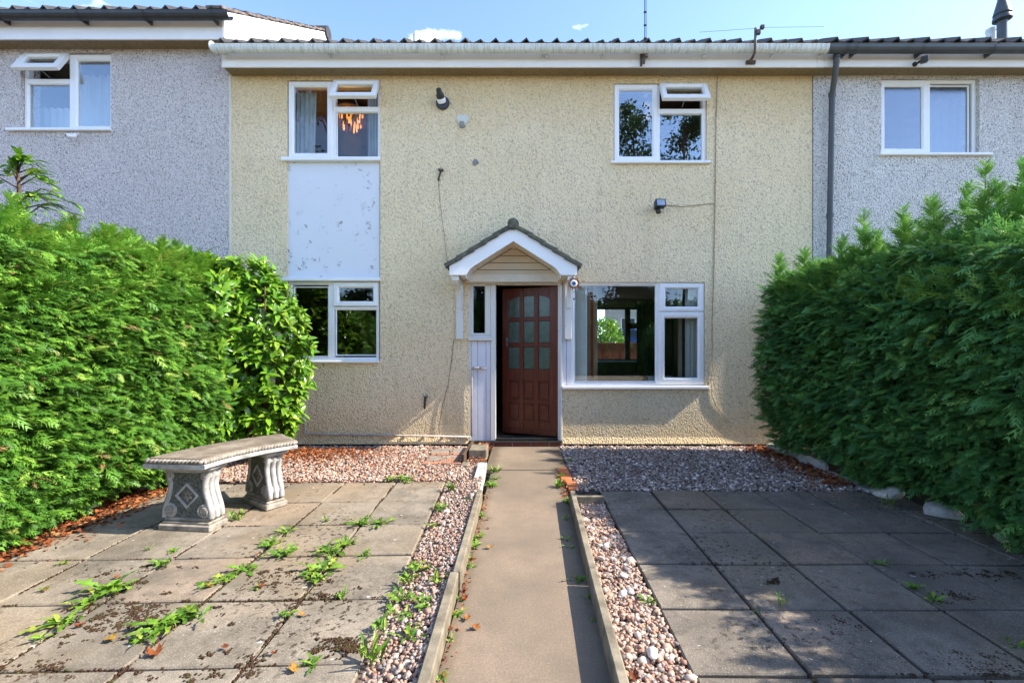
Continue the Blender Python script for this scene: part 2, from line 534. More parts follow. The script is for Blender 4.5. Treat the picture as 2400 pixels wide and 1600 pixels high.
M['rust_metal'] = plain('rusty_bracket_metal', (0.10, 0.075, 0.06), 0.7, 0.4, 30)
M['cable'] = plain('grimy_cable', (0.36, 0.29, 0.18), 0.8, 0.4, 30)
M['cable_dark'] = plain('dark_cable', (0.05, 0.045, 0.04), 0.7, 0.3, 30)
def _slab(name, base, dark, spots):
    t = NT(name)
    oi = t.n('ObjectInfo')
    p = t.P()
    c = t.ramp(oi.outputs['Random'], [(0.0, tuple(x * 0.86 for x in base)), (0.5, base), (0.85, tuple(x * 1.12 for x in base)), (1.0, (base[0] * 1.25, base[1] * 1.05, base[2] * 0.95))])
    big = t.noise(2.6, 6, 0.62, vec=p)
    c = t.mix(t.ramp(big, [(0.40, 0.0), (0.62, 0.9)]), c, dark)
    mott = t.noise(13, 6, 0.7, vec=p)
    c = t.mix(t.ramp(mott, [(0.50, 0.0), (0.66, 0.6)]), c, tuple(x * 0.7 for x in dark))
    warm = t.noise(0.9, 3, vec=p)
    c = t.mix(t.ramp(warm, [(0.48, 0.0), (0.62, 0.55)]), c, (base[0] * 1.0, base[1] * 0.86, base[2] * 0.66))
    grit = t.noise(190, 2, vec=p)
    c = t.mix(t.ramp(grit, [(0.36, 0.55), (0.5, 0.0), (0.62, 0.0)]), c, tuple(x * 0.45 for x in base))
    c = t.mix(t.ramp(grit, [(0.60, 0.0), (0.70, 0.5)]), c, (0.55, 0.50, 0.44))
    # moss spots
    area = t.noise(1.15, 2, vec=t.P((1, 1, 1)))
    sp = t.noise(30, 4, 0.6, vec=p)
    f = t.math('MULTIPLY', t.ramp(sp, [(0.57, 0.0), (0.61, 1.0)]), t.ramp(area, [(0.50, 0.0), (0.60, 1.0)]))
    c = t.mix(t.math('MULTIPLY', f, spots), c, (0.045, 0.032, 0.020))
    # pale lichen and droppings
    li = t.noise(17, 3, 0.5, vec=t.P((1, 1.6, 1)))
    c = t.mix(t.ramp(li, [(0.715, 0.0), (0.73, 0.8)]), c, (0.55, 0.54, 0.50))
    nb = t.bump(grit, 0.35, 0.003)
    t.bump(t.math('ADD', t.math('MULTIPLY', f, 0.6), big), 0.5, 0.01, nb)
    return t.fin(c, t.ramp(big, [(0.3, 0.92), (0.7, 0.78)]), 0.25)
M['slab'] = _slab('weathered_paving_slab', (0.285, 0.238, 0.182), (0.135, 0.112, 0.084), 0.95)
M['slab_shaded'] = _slab('shaded_paving_slab', (0.225, 0.187, 0.148), (0.115, 0.097, 0.077), 0.85)  # same slabs as the left patio, hedge shade put into the colour
def _path():
    t = NT('pinkish_concrete_path')
    p = t.P()
    big = t.noise(1.6, 6, 0.6, vec=p)
    c = t.mix(t.ramp(big, [(0.35, 0.0), (0.65, 1.0)]), (0.262, 0.198, 0.142), (0.172, 0.135, 0.100))
    mid = t.noise(9, 5, 0.7, vec=p)
    c = t.mix(t.ramp(mid, [(0.5, 0.0), (0.72, 0.6)]), c, (0.17, 0.135, 0.10))
    sx_ = t.n('SeparateXYZ'); t.set(sx_.inputs[0], p)
    ed = t.math('ADD', t.math('ABSOLUTE', t.math('SUBTRACT', sx_.outputs['X'], 0.02)), t.math('MULTIPLY', mid, 0.10))
    c = t.mix(t.ramp(ed, [(0.33, 0.0), (0.41, 0.75)]), c, (0.095, 0.075, 0.050))
    g = t.noise(97, 4, 0.65, vec=p)
    c = t.mix(t.ramp(g, [(0.38, 0.6), (0.5, 0.0)]), c, (0.18, 0.13, 0.095))
    c = t.mix(t.ramp(g, [(0.56, 0.0), (0.70, 0.25)]), c, (0.50, 0.40, 0.31))
    t.bump(g, 0.45, 0.004)
    return t.fin(c, 0.9, 0.2)
M['path'] = _path()
M['kerb'] = plain('concrete_edging', (0.215, 0.180, 0.130), 0.9, 0.4, 12, 0.5, 120, 0.2)
M['pale_stone'] = plain('pale_grey_timber', (0.44, 0.43, 0.42), 0.85, 0.25, 8, 0.4, 60)
M['soil'] = plain('dark_soil', (0.060, 0.042, 0.028), 1.0, 0.45, 25, 0.8, 60, 0.1)
M['earth'] = plain('garden_earth', (0.10, 0.075, 0.05), 1.0, 0.4, 4, 0.5, 40, 0.1)
M['stone'] = plain('bench_cast_stone', (0.30, 0.262, 0.215), 0.85, 0.45, 16, 0.5, 130, 0.25)
def _bench_leg():
    t = NT('grey_cast_stone')
    n = t.noise(14, 5, 0.6)
    c = t.ramp(n, [(0.3, (0.24, 0.235, 0.215)), (0.55, (0.42, 0.405, 0.385)), (0.75, (0.58, 0.56, 0.54))])
    t.bump(t.noise(120, 3), 0.4, 0.003)
    return t.fin(c, 0.85, 0.25)
M['stone_grey'] = _bench_leg()
def _bench_top():
    t = NT('lichened_bench_top')
    n = t.noise(5, 6, 0.65)
    c = t.ramp(n, [(0.3, (0.10, 0.078, 0.056)), (0.52, (0.20, 0.160, 0.118)), (0.72, (0.33, 0.275, 0.215))])
    s_ = t.noise(45, 4)
    c = t.mix(t.ramp(s_, [(0.6, 0), (0.66, 0.8)]), c, (0.09, 0.07, 0.055))
    t.bump(t.noise(90, 4), 0.5, 0.004)
    return t.fin(c, 0.9, 0.2)
M['bench_top'] = _bench_top()
M['stipple'] = plain('stippled_dark_stone', (0.125, 0.13, 0.115), 0.9, 0.6, 70, 1.0, 75, 0.2)
M['brick'] = rand_mat('mixed_brick', [(0.0, (0.30, 0.25, 0.20)), (0.4, (0.36, 0.30, 0.24)), (0.5, (0.50, 0.19, 0.10)), (1.0, (0.52, 0.24, 0.15))])
M['brick_red'] = plain('orange_brick', (0.50, 0.16, 0.06), 0.85, 0.25, 14, 0.4, 90)
M['brick_step'] = rand_mat('dark_red_brick', [(0.0, (0.16, 0.05, 0.032)), (1.0, (0.27, 0.085, 0.05))])
M['white_stone'] = plain('white_limestone', (0.58, 0.54, 0.50), 0.85, 0.3, 15, 0.6, 40, 0.25)
M['pink_stone'] = plain('pinkish_stone', (0.30, 0.20, 0.18), 0.85, 0.3, 15, 0.6, 40, 0.25)
PEB = [(0.0, (0.24, 0.12, 0.085)), (0.2, (0.40, 0.23, 0.16)), (0.4, (0.47, 0.32, 0.23)), (0.55, (0.27, 0.20, 0.17)), (0.72, (0.55, 0.41, 0.32)), (0.85, (0.20, 0.17, 0.165)), (0.97, (0.56, 0.46, 0.38)), (1.0, (0.70, 0.63, 0.56))]
M['pebble_pink'] = attr_mat('pink_beige_gravel', 'tint', PEB, 0.7, 0.3, bump=60)
M['pebble_grey'] = attr_mat('grey_gravel', 'tint', [(0.0, (0.16, 0.11, 0.09)), (0.25, (0.38, 0.26, 0.20)), (0.5, (0.22, 0.18, 0.16)), (0.8, (0.50, 0.38, 0.31)), (1.0, (0.78, 0.70, 0.64))], 0.6, 0.4, bump=60)
M['litter'] = attr_mat('rusty_leaf_litter', 'tint', [(0.0, (0.10, 0.035, 0.018)), (0.5, (0.30, 0.085, 0.03)), (0.8, (0.42, 0.15, 0.05)), (1.0, (0.46, 0.25, 0.10))], 0.8, 0.2, trans=0.15)
M['leyland'] = attr_mat('leyland_foliage', 'tint', [(0.0, (0.040, 0.110, 0.016)), (0.45, (0.105, 0.265, 0.032)), (0.8, (0.215, 0.420, 0.050)), (0.95, (0.360, 0.530, 0.090)), (1.0, (0.30, 0.20, 0.08))], 0.5, 0.35, trans=0.30)
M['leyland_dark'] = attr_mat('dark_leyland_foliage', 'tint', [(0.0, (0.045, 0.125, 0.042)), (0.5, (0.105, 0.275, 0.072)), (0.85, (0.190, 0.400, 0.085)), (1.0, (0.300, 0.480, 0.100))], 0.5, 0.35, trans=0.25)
M['laurel'] = attr_mat('laurel_foliage', 'tint', [(0.0, (0.050, 0.140, 0.014)), (0.45, (0.130, 0.300, 0.022)), (0.8, (0.250, 0.430, 0.035)), (1.0, (0.380, 0.500, 0.050))], 0.22, 0.6, trans=0.25)
M['laurel_leaf'] = rand_mat('laurel_leaf', [(0.0, (0.065, 0.170, 0.016)), (0.5, (0.190, 0.370, 0.030)), (1.0, (0.370, 0.490, 0.050))], 0.22, 0.6, 0, 30, trans=0.25)
M['tree_leaf'] = attr_mat('tree_foliage', 'tint', [(0.0, (0.020, 0.048, 0.012)), (0.6, (0.050, 0.100, 0.022)), (1.0, (0.09, 0.15, 0.035))], 0.5, 0.35, trans=0.25)
M['weed'] = rand_mat('weed_leaf', [(0.0, (0.09, 0.20, 0.02)), (0.4, (0.18, 0.36, 0.035)), (0.8, (0.29, 0.46, 0.05)), (1.0, (0.44, 0.46, 0.07))], 0.45, 0.4, 0, 40, trans=0.25)
M['grass'] = plain('grass_blade', (0.10, 0.22, 0.03), 0.5, 0.3, 20)
M['leaf_orange'] = rand_mat('fallen_leaf', [(0.0, (0.20, 0.055, 0.02)), (0.35, (0.38, 0.09, 0.025)), (0.75, (0.48, 0.18, 0.04)), (1.0, (0.56, 0.34, 0.06))], 0.6, 0.3, 0.3, 60, trans=0.2)
M['moss'] = attr_mat('joint_moss', 'tint', [(0.0, (0.045, 0.022, 0.016)), (0.5, (0.070, 0.036, 0.022)), (0.8, (0.050, 0.040, 0.018)), (1.0, (0.070, 0.085, 0.025))], 0.95, 0.1)
M['bark'] = plain('brown_bark', (0.10, 0.065, 0.045), 0.9, 0.4, 30, 0.8, 60, 0.1)
M['dark_core'] = plain('shaded_inner_twigs', (0.020, 0.024, 0.012), 1.0, 0.4, 20, 0.6, 40, 0.1)  # near-black: deep shade inside the hedges put into the colour
M['bulb'] = emit('lit_bulb', (1.0, 0.42, 0.07), 9.0)
M['bulb_glint'] = emit('bulb_glint_glow', (1.0, 0.42, 0.12), 0.28)
M['lamp_orange'] = emit('lit_orange_shade', (1.0, 0.42, 0.10), 2.2)
M['net_dim'] = plain('greyed_net_curtain', (0.34, 0.38, 0.42), 0.9, 0.1, 5)
M['pipe'] = plain('dusty_waste_pipe', (0.42, 0.37, 0.33), 0.6, 0.2, 12)
M['amber'] = plain('amber_crystal', (0.16, 0.06, 0.015), 0.15, 0.3, 30, spec=0.8)
M['car_blue'] = plain('dark_blue_car_paint', (0.025, 0.075, 0.22), 0.25, 0.05, 3, spec=0.7)
M['tyre'] = plain('tyre_rubber', (0.02, 0.02, 0.02), 0.8)
M['fence'] = rand_mat('red_brown_fence_board', [(0.0, (0.16, 0.045, 0.025)), (1.0, (0.24, 0.075, 0.04))], 0.8)
M['asphalt'] = plain('asphalt', (0.06, 0.06, 0.06), 0.9, 0.2, 20)
M['mortar'] = plain('grey_mortar', (0.26, 0.25, 0.23), 0.95, 0.25, 20, 0.6, 60, 0.1)
M['damp'] = plain('bitumen_plinth', (0.030, 0.028, 0.026), 0.8, 0.3, 15, 0.5, 40, 0.2)
M['orange_metal'] = plain('copper_orange_metal', (0.36, 0.10, 0.05), 0.45, 0.3, 20)
M['rear_wall'] = plain('far_render', (0.46, 0.40, 0.33), 0.9, 0.1, 3)

# ------------------------------------------------------------------ ground
def structure(o): o["kind"] = "structure"; return o
g = MB(); g.quad((-900, -900, -0.06), (900, -900, -0.06), (900, 900, -0.06), (-900, 900, -0.06))
ground = structure(g.build('ground', M['earth']))

# ------------------------------------------------------------------ houses
def wall_panel(mb, x0, x1, z0, z1, y0, y1, holes):
    xs = sorted({x0, x1, *[h[0] for h in holes], *[h[1] for h in holes]})
    zs = sorted({z0, z1, *[h[2] for h in holes], *[h[3] for h in holes]})
    inside = lambda x, z: any(h[0] < x < h[1] and h[2] < z < h[3] for h in holes)
    for i in range(len(xs) - 1):
        for j in range(len(zs) - 1):
            a, b, c, d = xs[i], xs[i + 1], zs[j], zs[j + 1]
            if inside((a + b) / 2, (c + d) / 2): continue
            mb.quad((a, y0, c), (b, y0, c), (b, y0, d), (a, y0, d))
            mb.quad((b, y1, c), (a, y1, c), (a, y1, d), (b, y1, d))
    for (a, b, c, d) in holes:
        mb.quad((a, y0, c), (a, y1, c), (a, y1, d), (a, y0, d))
        mb.quad((b, y1, c), (b, y0, c), (b, y0, d), (b, y1, d))
        mb.quad((a, y1, c), (a, y0, c), (b, y0, c), (b, y1, c))
        mb.quad((a, y0, d), (a, y1, d), (b, y1, d), (b, y0, d))
    mb.quad((x0, y0, z0), (x0, y0, z1), (x0, y1, z1), (x0, y1, z0))
    mb.quad((x1, y1, z0), (x1, y1, z1), (x1, y0, z1), (x1, y0, z0))
    mb.quad((x0, y0, z1), (x1, y0, z1), (x1, y1, z1), (x0, y1, z1))
    mb.quad((x0, y1, z0), (x1, y1, z0), (x1, y0, z0), (x0, y0, z0))

def plain_wall(x0, x1, z0, z1, y0, y1, holes, name, mat, parent):
    mb = MB()
    # built directly, normals already face outwards
    wall_panel(mb, x0, x1, z0, z1, y0, y1, holes)
    me = mb.mesh(name, mat)
    o = bpy.data.objects.new(name, me); COL.objects.link(o)
    if parent is not None:
        o.parent = parent; o.location = -_wl(parent)
    WORLD_LOC[o.name] = Vector((0, 0, 0))
    return o

def pane_box(x0, x1, z0, z1, y, parent, mat, name='pane'):
    b = MB(); b.box(x0, x1, y, y + 0.005, z0, z1)
    return b.build(name, mat, parent)

def window(house, rect, bars, lights, sill, mat_glass, yf=0.03, wall_y=YW):
    """rect/bars/lights in surveyed facade positions (u0,u1,v0,v1); lights: (kind, cell, pane)"""
    q = lambda r: (fx(r[0]), fx(r[1]), fz(r[3]), fz(r[2]))
    x0, x1, z0, z1 = q(rect)
    y = wall_y + yf
    fr = MB(); fr.ring(x0, x1, z0, z1, 0.042, y, y + 0.07)
    for r in bars:
        a, b, c, d = q(r); fr.cbox(a, b, y + 0.002, y + 0.068, c, d, 0.005)
    w = fr.build('window', M['upvc'], house)
    for kind, cell, pn in lights:
        a, b, c, d = q(cell); e, f, g_, h = q(pn)
        if kind == 'fixed':
            pane_box(e - .015, f + .015, g_ - .015, h + .015, y + 0.03, w, mat_glass)
            bead = MB(); bead.ring(e - .014, f + .014, g_ - .014, h + .014, 0.0142, y + 0.012, y + 0.029, 0.003)
            bead.build('glazing_bead', M['upvc'], w)
        elif kind == 'sash':
            s_ = MB(); s_.ring(a, b, c, d, (e - a, b - f, g_ - c, d - h), y - 0.022, y + 0.03, 0.008)
            so = s_.build('sash', M['upvc'], w)
            pane_box(e - .01, f + .01, g_ - .01, h + .01, y + 0.004, w, mat_glass)
        elif kind == 'vent':
            # top-hung light swung open
            tilt = R(29)
            wd, ht = b - a, d - c
            s_ = MB(); s_.ring(0, wd, -ht, 0, (e - a, b - f, g_ - c, d - h), -0.03, 0.02, 0.008)
            so = s_.build('vent_sash', M['upvc'], w, loc=(a, y - 0.012, d), rot=(-tilt, 0, 0))
            p_ = MB(); p_.box(e - a - .01, f - a + .01, -0.004, 0.001, -ht + g_ - c - .01, -(d - h) + .01)
            p_.build('pane', M['glass'], w, loc=(a, y - 0.012, d), rot=(-tilt, 0, 0))
            st = MB()
            yb = y - 0.012 - math.sin(tilt) * ht * 0.8; zb = d - math.cos(tilt) * ht * 0.8
            st.tube([(a + wd * .5, y + .02, c + .03), (a + wd * .5, yb + .03, zb - .02)], 0.006, 6)
            st.build('stay', M['metal'], w)
    if sill:
        a, b, c, d = q(sill)
        sl = MB(); sl.cbox(a, b, wall_y - 0.045, wall_y + yf + 0.02, c, d, 0.006)
        sl.build('sill', M['upvc'], w)
    return w

TW = 0.37
PROF = [(0.0, 0.0), (0.03, 0.002), (0.10, 0.050), (0.135, 0.006), (0.20, 0.002), (0.285, 0.036), (0.315, 0.004)]
def tile_mesh(name, mat, length=0.36, th=0.018):
    mb = MB(); pr = PROF + [(TW - 0.004, 0.0)]
    n = len(pr); vs = []
    for yy in (0.0, length):
        for x, z in pr: vs.append((x, yy, z))
        for x, z in pr: vs.append((x, yy, z - th))
    fs = []
    for i in range(n - 1):
        fs += [(i, i + 1, 2 * n + i + 1, 2 * n + i), (n + i + 1, n + i, 3 * n + i, 3 * n + i + 1),
               (n + i, n + i + 1, i + 1, i), (2 * n + i, 2 * n + i + 1, 3 * n + i + 1, 3 * n + i)]
    fs += [(0, 2 * n, 3 * n, n), (n - 1, 2 * n - 1, 4 * n - 1, 3 * n - 1)]
    mb.add(vs, fs)
    return mb.mesh(name, mat)
EAVE_TILE = tile_mesh('roof_tile', M['tile'])
PITCH = R(31.0)

def roof(house, x0, x1, y_e, z_e, y_ridge, x_phase=0.0):
    """eaves course as single tiles, the courses behind in one sheet"""
    k = int(math.ceil((x1 - x0) / TW - 1e-6))
    rf = MB()
    pr = []
    x = x0
    while x < x1 - 1e-6:
        for a, b in PROF: pr.append((min(x + a, x1), b))
        x += TW
    pr.append((x1, 0))
    c, s = math.cos(PITCH), math.sin(PITCH)
    L = (y_ridge - y_e) / c
    nco = int(L / 0.30)
    rows = []
    for j in range(1, nco + 1):
        a, b = j * 0.30, min((j + 1) * 0.30, L)
        rows += [(a, 0.0), (b, -0.016)]
    vs = []
    for d, lift in rows:
        for xx, zz in pr:
            vs.append((xx, y_e + d * c - (zz + lift) * s, z_e + d * s + (zz + lift) * c))
    n = len(pr); fs = []
    for j in range(len(rows) - 1):
        for i in range(n - 1):
            fs.append((j * n + i, j * n + i + 1, (j + 1) * n + i + 1, (j + 1) * n + i))
    rf.add(vs, fs)
    zr = z_e + L * s
    yb = 2 * y_ridge - y_e
    rf.quad((x0, y_ridge, zr), (x1, y_ridge, zr), (x1, yb, z_e), (x0, yb, z_e))
    # underlay
    rf.quad((x0, y_e + .05, z_e - .03), (x1, y_e + .05, z_e - .03), (x1, y_ridge, zr - .06), (x0, y_ridge, zr - .06))
    ro = rf.build('roof', M['tile'], house)
    for i in range(k):
        if x0 + i * TW + TW > x1 + 0.05: continue
        place('roof_tile', EAVE_TILE, (x0 + i * TW, y_e, z_e + U(-.003, .003)), (PITCH + U(-.01, .01), 0, 0), ro)
    rg = MB()
    for i in range(int((x1 - x0) / 0.45)):
        xa = x0 + i * 0.45
        rg.tube([(xa, y_ridge, zr - .05), (xa + .44, y_ridge, zr - .05)], 0.12, 10)
    rg.build('ridge', M['tile'], ro)
    return ro

def gutter(house, x0, x1, zt, mat, brackets, outlet=None, yc=5.525, r=0.056):
    """half-round trough with brackets"""
    pts = []
    for k in range(9):
        a = math.pi + math.pi * k / 8
        pts.append((math.cos(a) * r, math.sin(a) * r))
    prof = [(-r - .004, 0.004)] + pts + [(r + .004, 0.004)]
    mb = MB(); vs = []; n = len(prof)
    for x in (x0, x1):
        for (py, pz) in prof: vs.append((x, yc + py, zt - 0.02 + pz * 1.25))
        for (py, pz) in prof: vs.append((x, yc + py * .92, zt - 0.014 + pz * 1.15))
    fs = []
    for i in range(n - 1):
        fs += [(i, i + 1, 2 * n + i + 1, 2 * n + i), (n + i, 3 * n + i, 3 * n + i + 1, n + i + 1)]
    fs += [(0, 2 * n, 3 * n, n), (n - 1, 2 * n - 1, 4 * n - 1, 3 * n - 1)]
    fs += [(i, n + i, n + i + 1, i + 1) for i in range(n - 1)] + [(2 * n + i, 2 * n + i + 1, 3 * n + i + 1, 3 * n + i) for i in range(n - 1)]
    mb.add(vs, fs)
    go = mb.build('gutter', mat, house, smooth=False)
    for bx in brackets:
        b = MB(); v2 = []
        for x in (bx - .014, bx + .014):
            for (py, pz) in prof: v2.append((x, yc + py * 1.10, zt - 0.02 + pz * 1.38))
        b.add(v2, [(i, i + 1, n + i + 1, n + i) for i in range(n - 1)])
        b.box(bx - .012, bx + .012, yc + r * .6, yc + r * 1.5, zt - .10, zt - .03)
        b.build('bracket', mat, go)
    return go

Z_EAVE = 4.955
# ---------------- middle house
house = empty('terraced_house', (0, YW, 0))
tag(house, 'cream roughcast terraced house with open brown door and pitched porch canopy', 'house')
XL, XR = fx(537), fx(1905)
YR = 11.2
rw = lambda r: (fx(r[0]), fx(r[1]), fz(r[3]), fz(r[2]))
W1, W2, W3, W4 = (673, 891, 188, 372), (1438, 1657, 196, 380), (674, 887, 659, 845), (1322, 1652, 660, 905)
PANEL = (671, 889, 372, 659)
DOORH = (1099, 1317, 661, 1034)
holes = [(rw(W1)[0], rw(W1)[1], rw(W3)[2], rw(W1)[3]), rw(W2), rw((1316.5, 1652, 660, 905)), (rw(DOORH)[0], rw(DOORH)[1], 0.0, rw(DOORH)[3])]
holes[2] = (rw(DOORH)[1], holes[2][1], holes[2][2], rw(DOORH)[3])
plain_wall(XL, XR, 0.0, 4.84, YW, YW + 0.24, holes, 'wall', M['cream'], house)
pl = MB()
pl.box(XL, fx(1099) - .01, YW - .012, YW + .02, -0.05, 0.022); pl.box(fx(1322), XR, YW - .012, YW + .02, -0.05, 0.026)
pl.build('plinth', M['damp'], house)
# bell-cast drip at the foot of the render
for a, b in ((XL, fx(1098)), (fx(1318), XR)):
    bc = MB(); bc.prism([(a, YW + .002, 0.12), (a, YW - .022, 0.035), (a, YW - .02, 0.028), (a, YW + .002, 0.028)], (b - a, 0, 0)); bc.build('bell_cast', M['cream'], house)
# roof edge
fa = MB(); fa.cbox(fx(520, 5.64), XR + .02, 5.635, 5.66, fz(158, 5.64), 4.905, .004); fa.build('fascia', M['fascia'], house)
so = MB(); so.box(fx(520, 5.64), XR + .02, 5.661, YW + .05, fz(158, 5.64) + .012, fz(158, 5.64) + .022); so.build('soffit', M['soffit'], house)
for u in (1482, 1914):
    jo = MB(); jo.box(fx(u, 5.64), fx(u + 7, 5.64), 5.628, 5.634, fz(158, 5.64) + .002, 4.90); jo.build('fascia_joint', M['fascia'], house)
gutter(house, fx(499, 5.53), fx(1938, 5.53), 4.905, M['gutter'], [fx(u, 5.53) for u in (522, 768, 1034, 1271, 1282, 1412, 1654, 1815, 1930)])
gs = MB(); gs.lathe([(.061, -.012), (.066, 0), (.061, .012)], 14, Matrix.Translation((fx(499, 5.53), 5.525, 4.885)) @ Matrix.Rotation(R(90), 4, 'Y')); gs.build('gutter_stop', M['gutter'], house)
roof(house, XL, XR, 5.545, Z_EAVE, 8.52)

# windows
MULL = lambda u, v0, v1: (u, u + 12, v0, v1)
window(house, W1, [(772, 784, 188, 372), (784, 889, 247, 259)],
       [('sash', (675, 778, 190, 371), (687, 765, 202, 357)), ('vent', (782, 889, 190, 250), (794, 876, 201, 236)), ('fixed', (784, 889, 259, 370), (787.5, 883.6, 260, 366))],
       (662, 892, 370, 379), M['glass'])
window(house, W2, [(1540, 1548, 198, 379), (1548, 1655, 252, 263)],
       [('sash', (1440, 1542, 197, 377), (1452, 1530, 210, 365)), ('vent', (1546, 1656, 198, 253), (1559, 1643, 208, 238)), ('fixed', (1548, 1655, 263, 378), (1549, 1648, 264, 372))],
       (1432, 1664, 379, 385), M['glass_sky'])
window(house, W3, [(767, 781, 661, 844), (781, 886, 718, 724)],
       [('fixed', (675, 767, 661, 844), (687, 765, 673, 834)), ('sash', (780, 885, 661, 717), (793, 873, 674, 705.5)), ('fixed', (781, 886, 724, 843), (785.5, 880, 726, 831))],
       (664, 889, 844, 850), M['glass'])
w4 = window(house, (1338, 1652, 660, 905), [(1539, 1549, 662, 904), (1549, 1651, 727, 735)],
       [('fixed', (1338, 1539, 662, 903), (1348, 1538, 669, 893.5)), ('sash', (1547, 1651, 664, 729), (1561, 1638, 676, 718)), ('sash', (1547, 1651, 733, 899), (1559, 1637, 745, 885))],
       (1317, 1660, 904, 911), M['glass'])
# board strip between door frame and big window
pn = MB(); a = rw((1318, 1338, 660, 904))
pn.cbox(a[0], a[0] + (a[1] - a[0]) * .5 - .002, YW + .018, YW + .06, a[2], a[3], .004); pn.cbox(a[0] + (a[1] - a[0]) * .5 + .002, a[1] - .001, YW + .018, YW + .06, a[2], a[3], .004)
pn.build('side_board', M['board'], house)
# infill panel between the left windows
a = rw(PANEL)
pn = MB(); pn.box(a[0] + .003, a[1] - .003, YW + .022, YW + .05, a[2], a[3] - .01)
panel = pn.build('infill_panel', M['panel'], house)
sl = MB(); sl.cbox(fx(664), fx(892), YW - .045, YW + .03, fz(659), fz(651), .005); sl.build('panel_sill', M['upvc'], house)
for (u, v, s_) in ((722, 424, .045), (744, 437, .055), (786, 432, .04), (783, 480, .06), (774, 518, .04), (786, 524, .035), (762, 530, .03), (688, 487, .05), (838, 435, .04), (868, 430, .045), (852, 439, .03), (836, 528, .04), (726, 451, .03), (696, 462, .025), (815, 495, .02), (783, 512, .03)):
    k = random.randint(4, 6); ang = sorted(U(0, 6.28) for _ in range(k))
    X, Z = fx(u), fz(v)
    fl = MB()
    # a blister of paint curling off: an irregular flap bent outwards from its upper edge
    top = [(X + math.cos(t) * s_ * .5 * U(.5, 1), Z + math.sin(t) * s_ * .6 * U(.5, 1)) for t in ang]
    cx_, cz_ = sum(p[0] for p in top) / k, sum(p[1] for p in top) / k
    vs = [(cx_, YW + .016, cz_)] + [(p[0], YW + .021 - max(0, (Z - p[1])) * .35, p[1]) for p in top]
    vs += [(x, y + .0015, z) for x, y, z in vs]
    n = k + 1
    fs = [(0, i + 1, (i + 1) % k + 1) for i in range(k)] + [(n, n + (i + 1) % k + 1, n + i + 1) for i in range(k)] + [(i + 1, n + i + 1, n + (i + 1) % k + 1, (i + 1) % k + 1) for i in range(k)]
    fl.add(vs, fs); fl.build('paint_flake', M['board'], panel)

bd = MB(); bd.cbox(XL - .004, XL + .030, YW - .010, YW + .02, 0, 4.72, .006); bd.build('corner_bead', M['cream_trim'], house)
bd = MB(); bd.cbox(XR - .006, XR + .003, YW - .004, YW + .02, 0, 4.72, .001); bd.build('party_joint', M['cable_dark'], house)
# ---- doorway
y = YW
fr = MB()
zt = fz(661); zb = fz(1032)
fr.cbox(fx(1099), fx(1317), y + .0, y + .09, fz(667), zt - .001, .004)
fr.cbox(fx(1150), fx(1162), y + .004, y + .10, zb, fz(667) - .001, .004)
fr.cbox(fx(1308), fx(1317.4), y + .004, y + .10, zb, fz(667) - .001, .004)
fr.cbox(fx(1313), fx(1317.5), y - .012, y + .003, zb, fz(667) - .001, .003)
fr.cbox(fx(1099), fx(1103.5), y + .004, y + .08, zb, fz(667) - .001, .003)
frame = fr.build('door_frame', M['flaky'], house)
sw = MB(); sw.ring(fx(1103.7), fx(1149.8), fz(785), fz(667) - .002, (.028, .075, .025, .012), y + .006, y + .06, .006)
sidew = sw.build('side_window', M['flaky'], house)
pane_box(fx(1107), fx(1138), fz(783), fz(665) - .03, y + .03, sidew, M['glass'])
sw = MB(); sw.cbox(fx(1097.5), fx(1153), y - .035, y + .05, fz(798), fz(790), .005); sw.build('sill', M['flaky'], sidew)
sw = MB(); sw.cbox(fx(1103.7), fx(1149.8), y + .002, y + .05, fz(790) + .001, fz(785) - .001, .003); sw.build('rail', M['flaky'], sidew)
sp = empty('side_panel', (fx(1125), y, zb), house)
bu = (1103.8, 1119.3, 1138.8, 1149.8)
for i in range(3):
    b = MB(); b.cbox(fx(bu[i]) + .0015, fx(bu[i + 1]) - .0015, y + .012, y + .035, fz(1033), fz(798) - .001, .005)
    b.build('board', M['board'], sp)
# threshold, step bricks
th = MB(); th.cbox(fx(1162), fx(1308), y + .0, y + .16, .066, .098, .006); th.cbox(fx(1100), fx(1317), y - .05, y + .02, .056, .064, .002)
th.build('threshold', M['damp'], house)
st = empty('brick_step', (0, y, 0), house)
bx = [1101, 1127, 1158, 1201, 1244, 1287, 1316]
for i in range(6):
    b = MB(); b.cbox(fx(bx[i]) + .005, fx(bx[i + 1]) - .005, y - .045, y + .06, -.03, .054, .004); b.build('brick', M['brick_step'], st)
b = MB(); b.box(fx(1101), fx(1316), y - .040, y + .055, -.03, .050); b.build('mortar_bed', M['mortar'], st)
# door leaf, hinged on the right and swung inwards
DW, DH = 0.79, fz(667) - .012 - 0.104
hx, hy, hz = fx(1307.5), y + 0.055, 0.104
colx = [(0.115, 0.322), (0.395, 0.585), (0.665, 0.862)]
rows = [(0.055, 0.200), (0.228, 0.374), (0.403, 0.553)]
prow = [(0.634, 0.762), (0.785, 0.908)]
d = MB()
X = lambda f: -DW + f * DW
Z = lambda f: DH * (1 - f)
edges = [0] + [v for c in colx for v in c] + [1]
for i in range(0, 8, 2): d.cbox(X(edges[i]), X(edges[i + 1]), 0, .044, 0, DH, .004)
zz = [0.0] + [v for r_ in rows + prow for v in r_] + [1.0]
for c0, c1 in colx:
    for i in range(0, len(zz), 2):
        d.cbox(X(c0) - .001, X(c1) + .001, .003, .041, Z(zz[i + 1]), Z(zz[i]), .004)
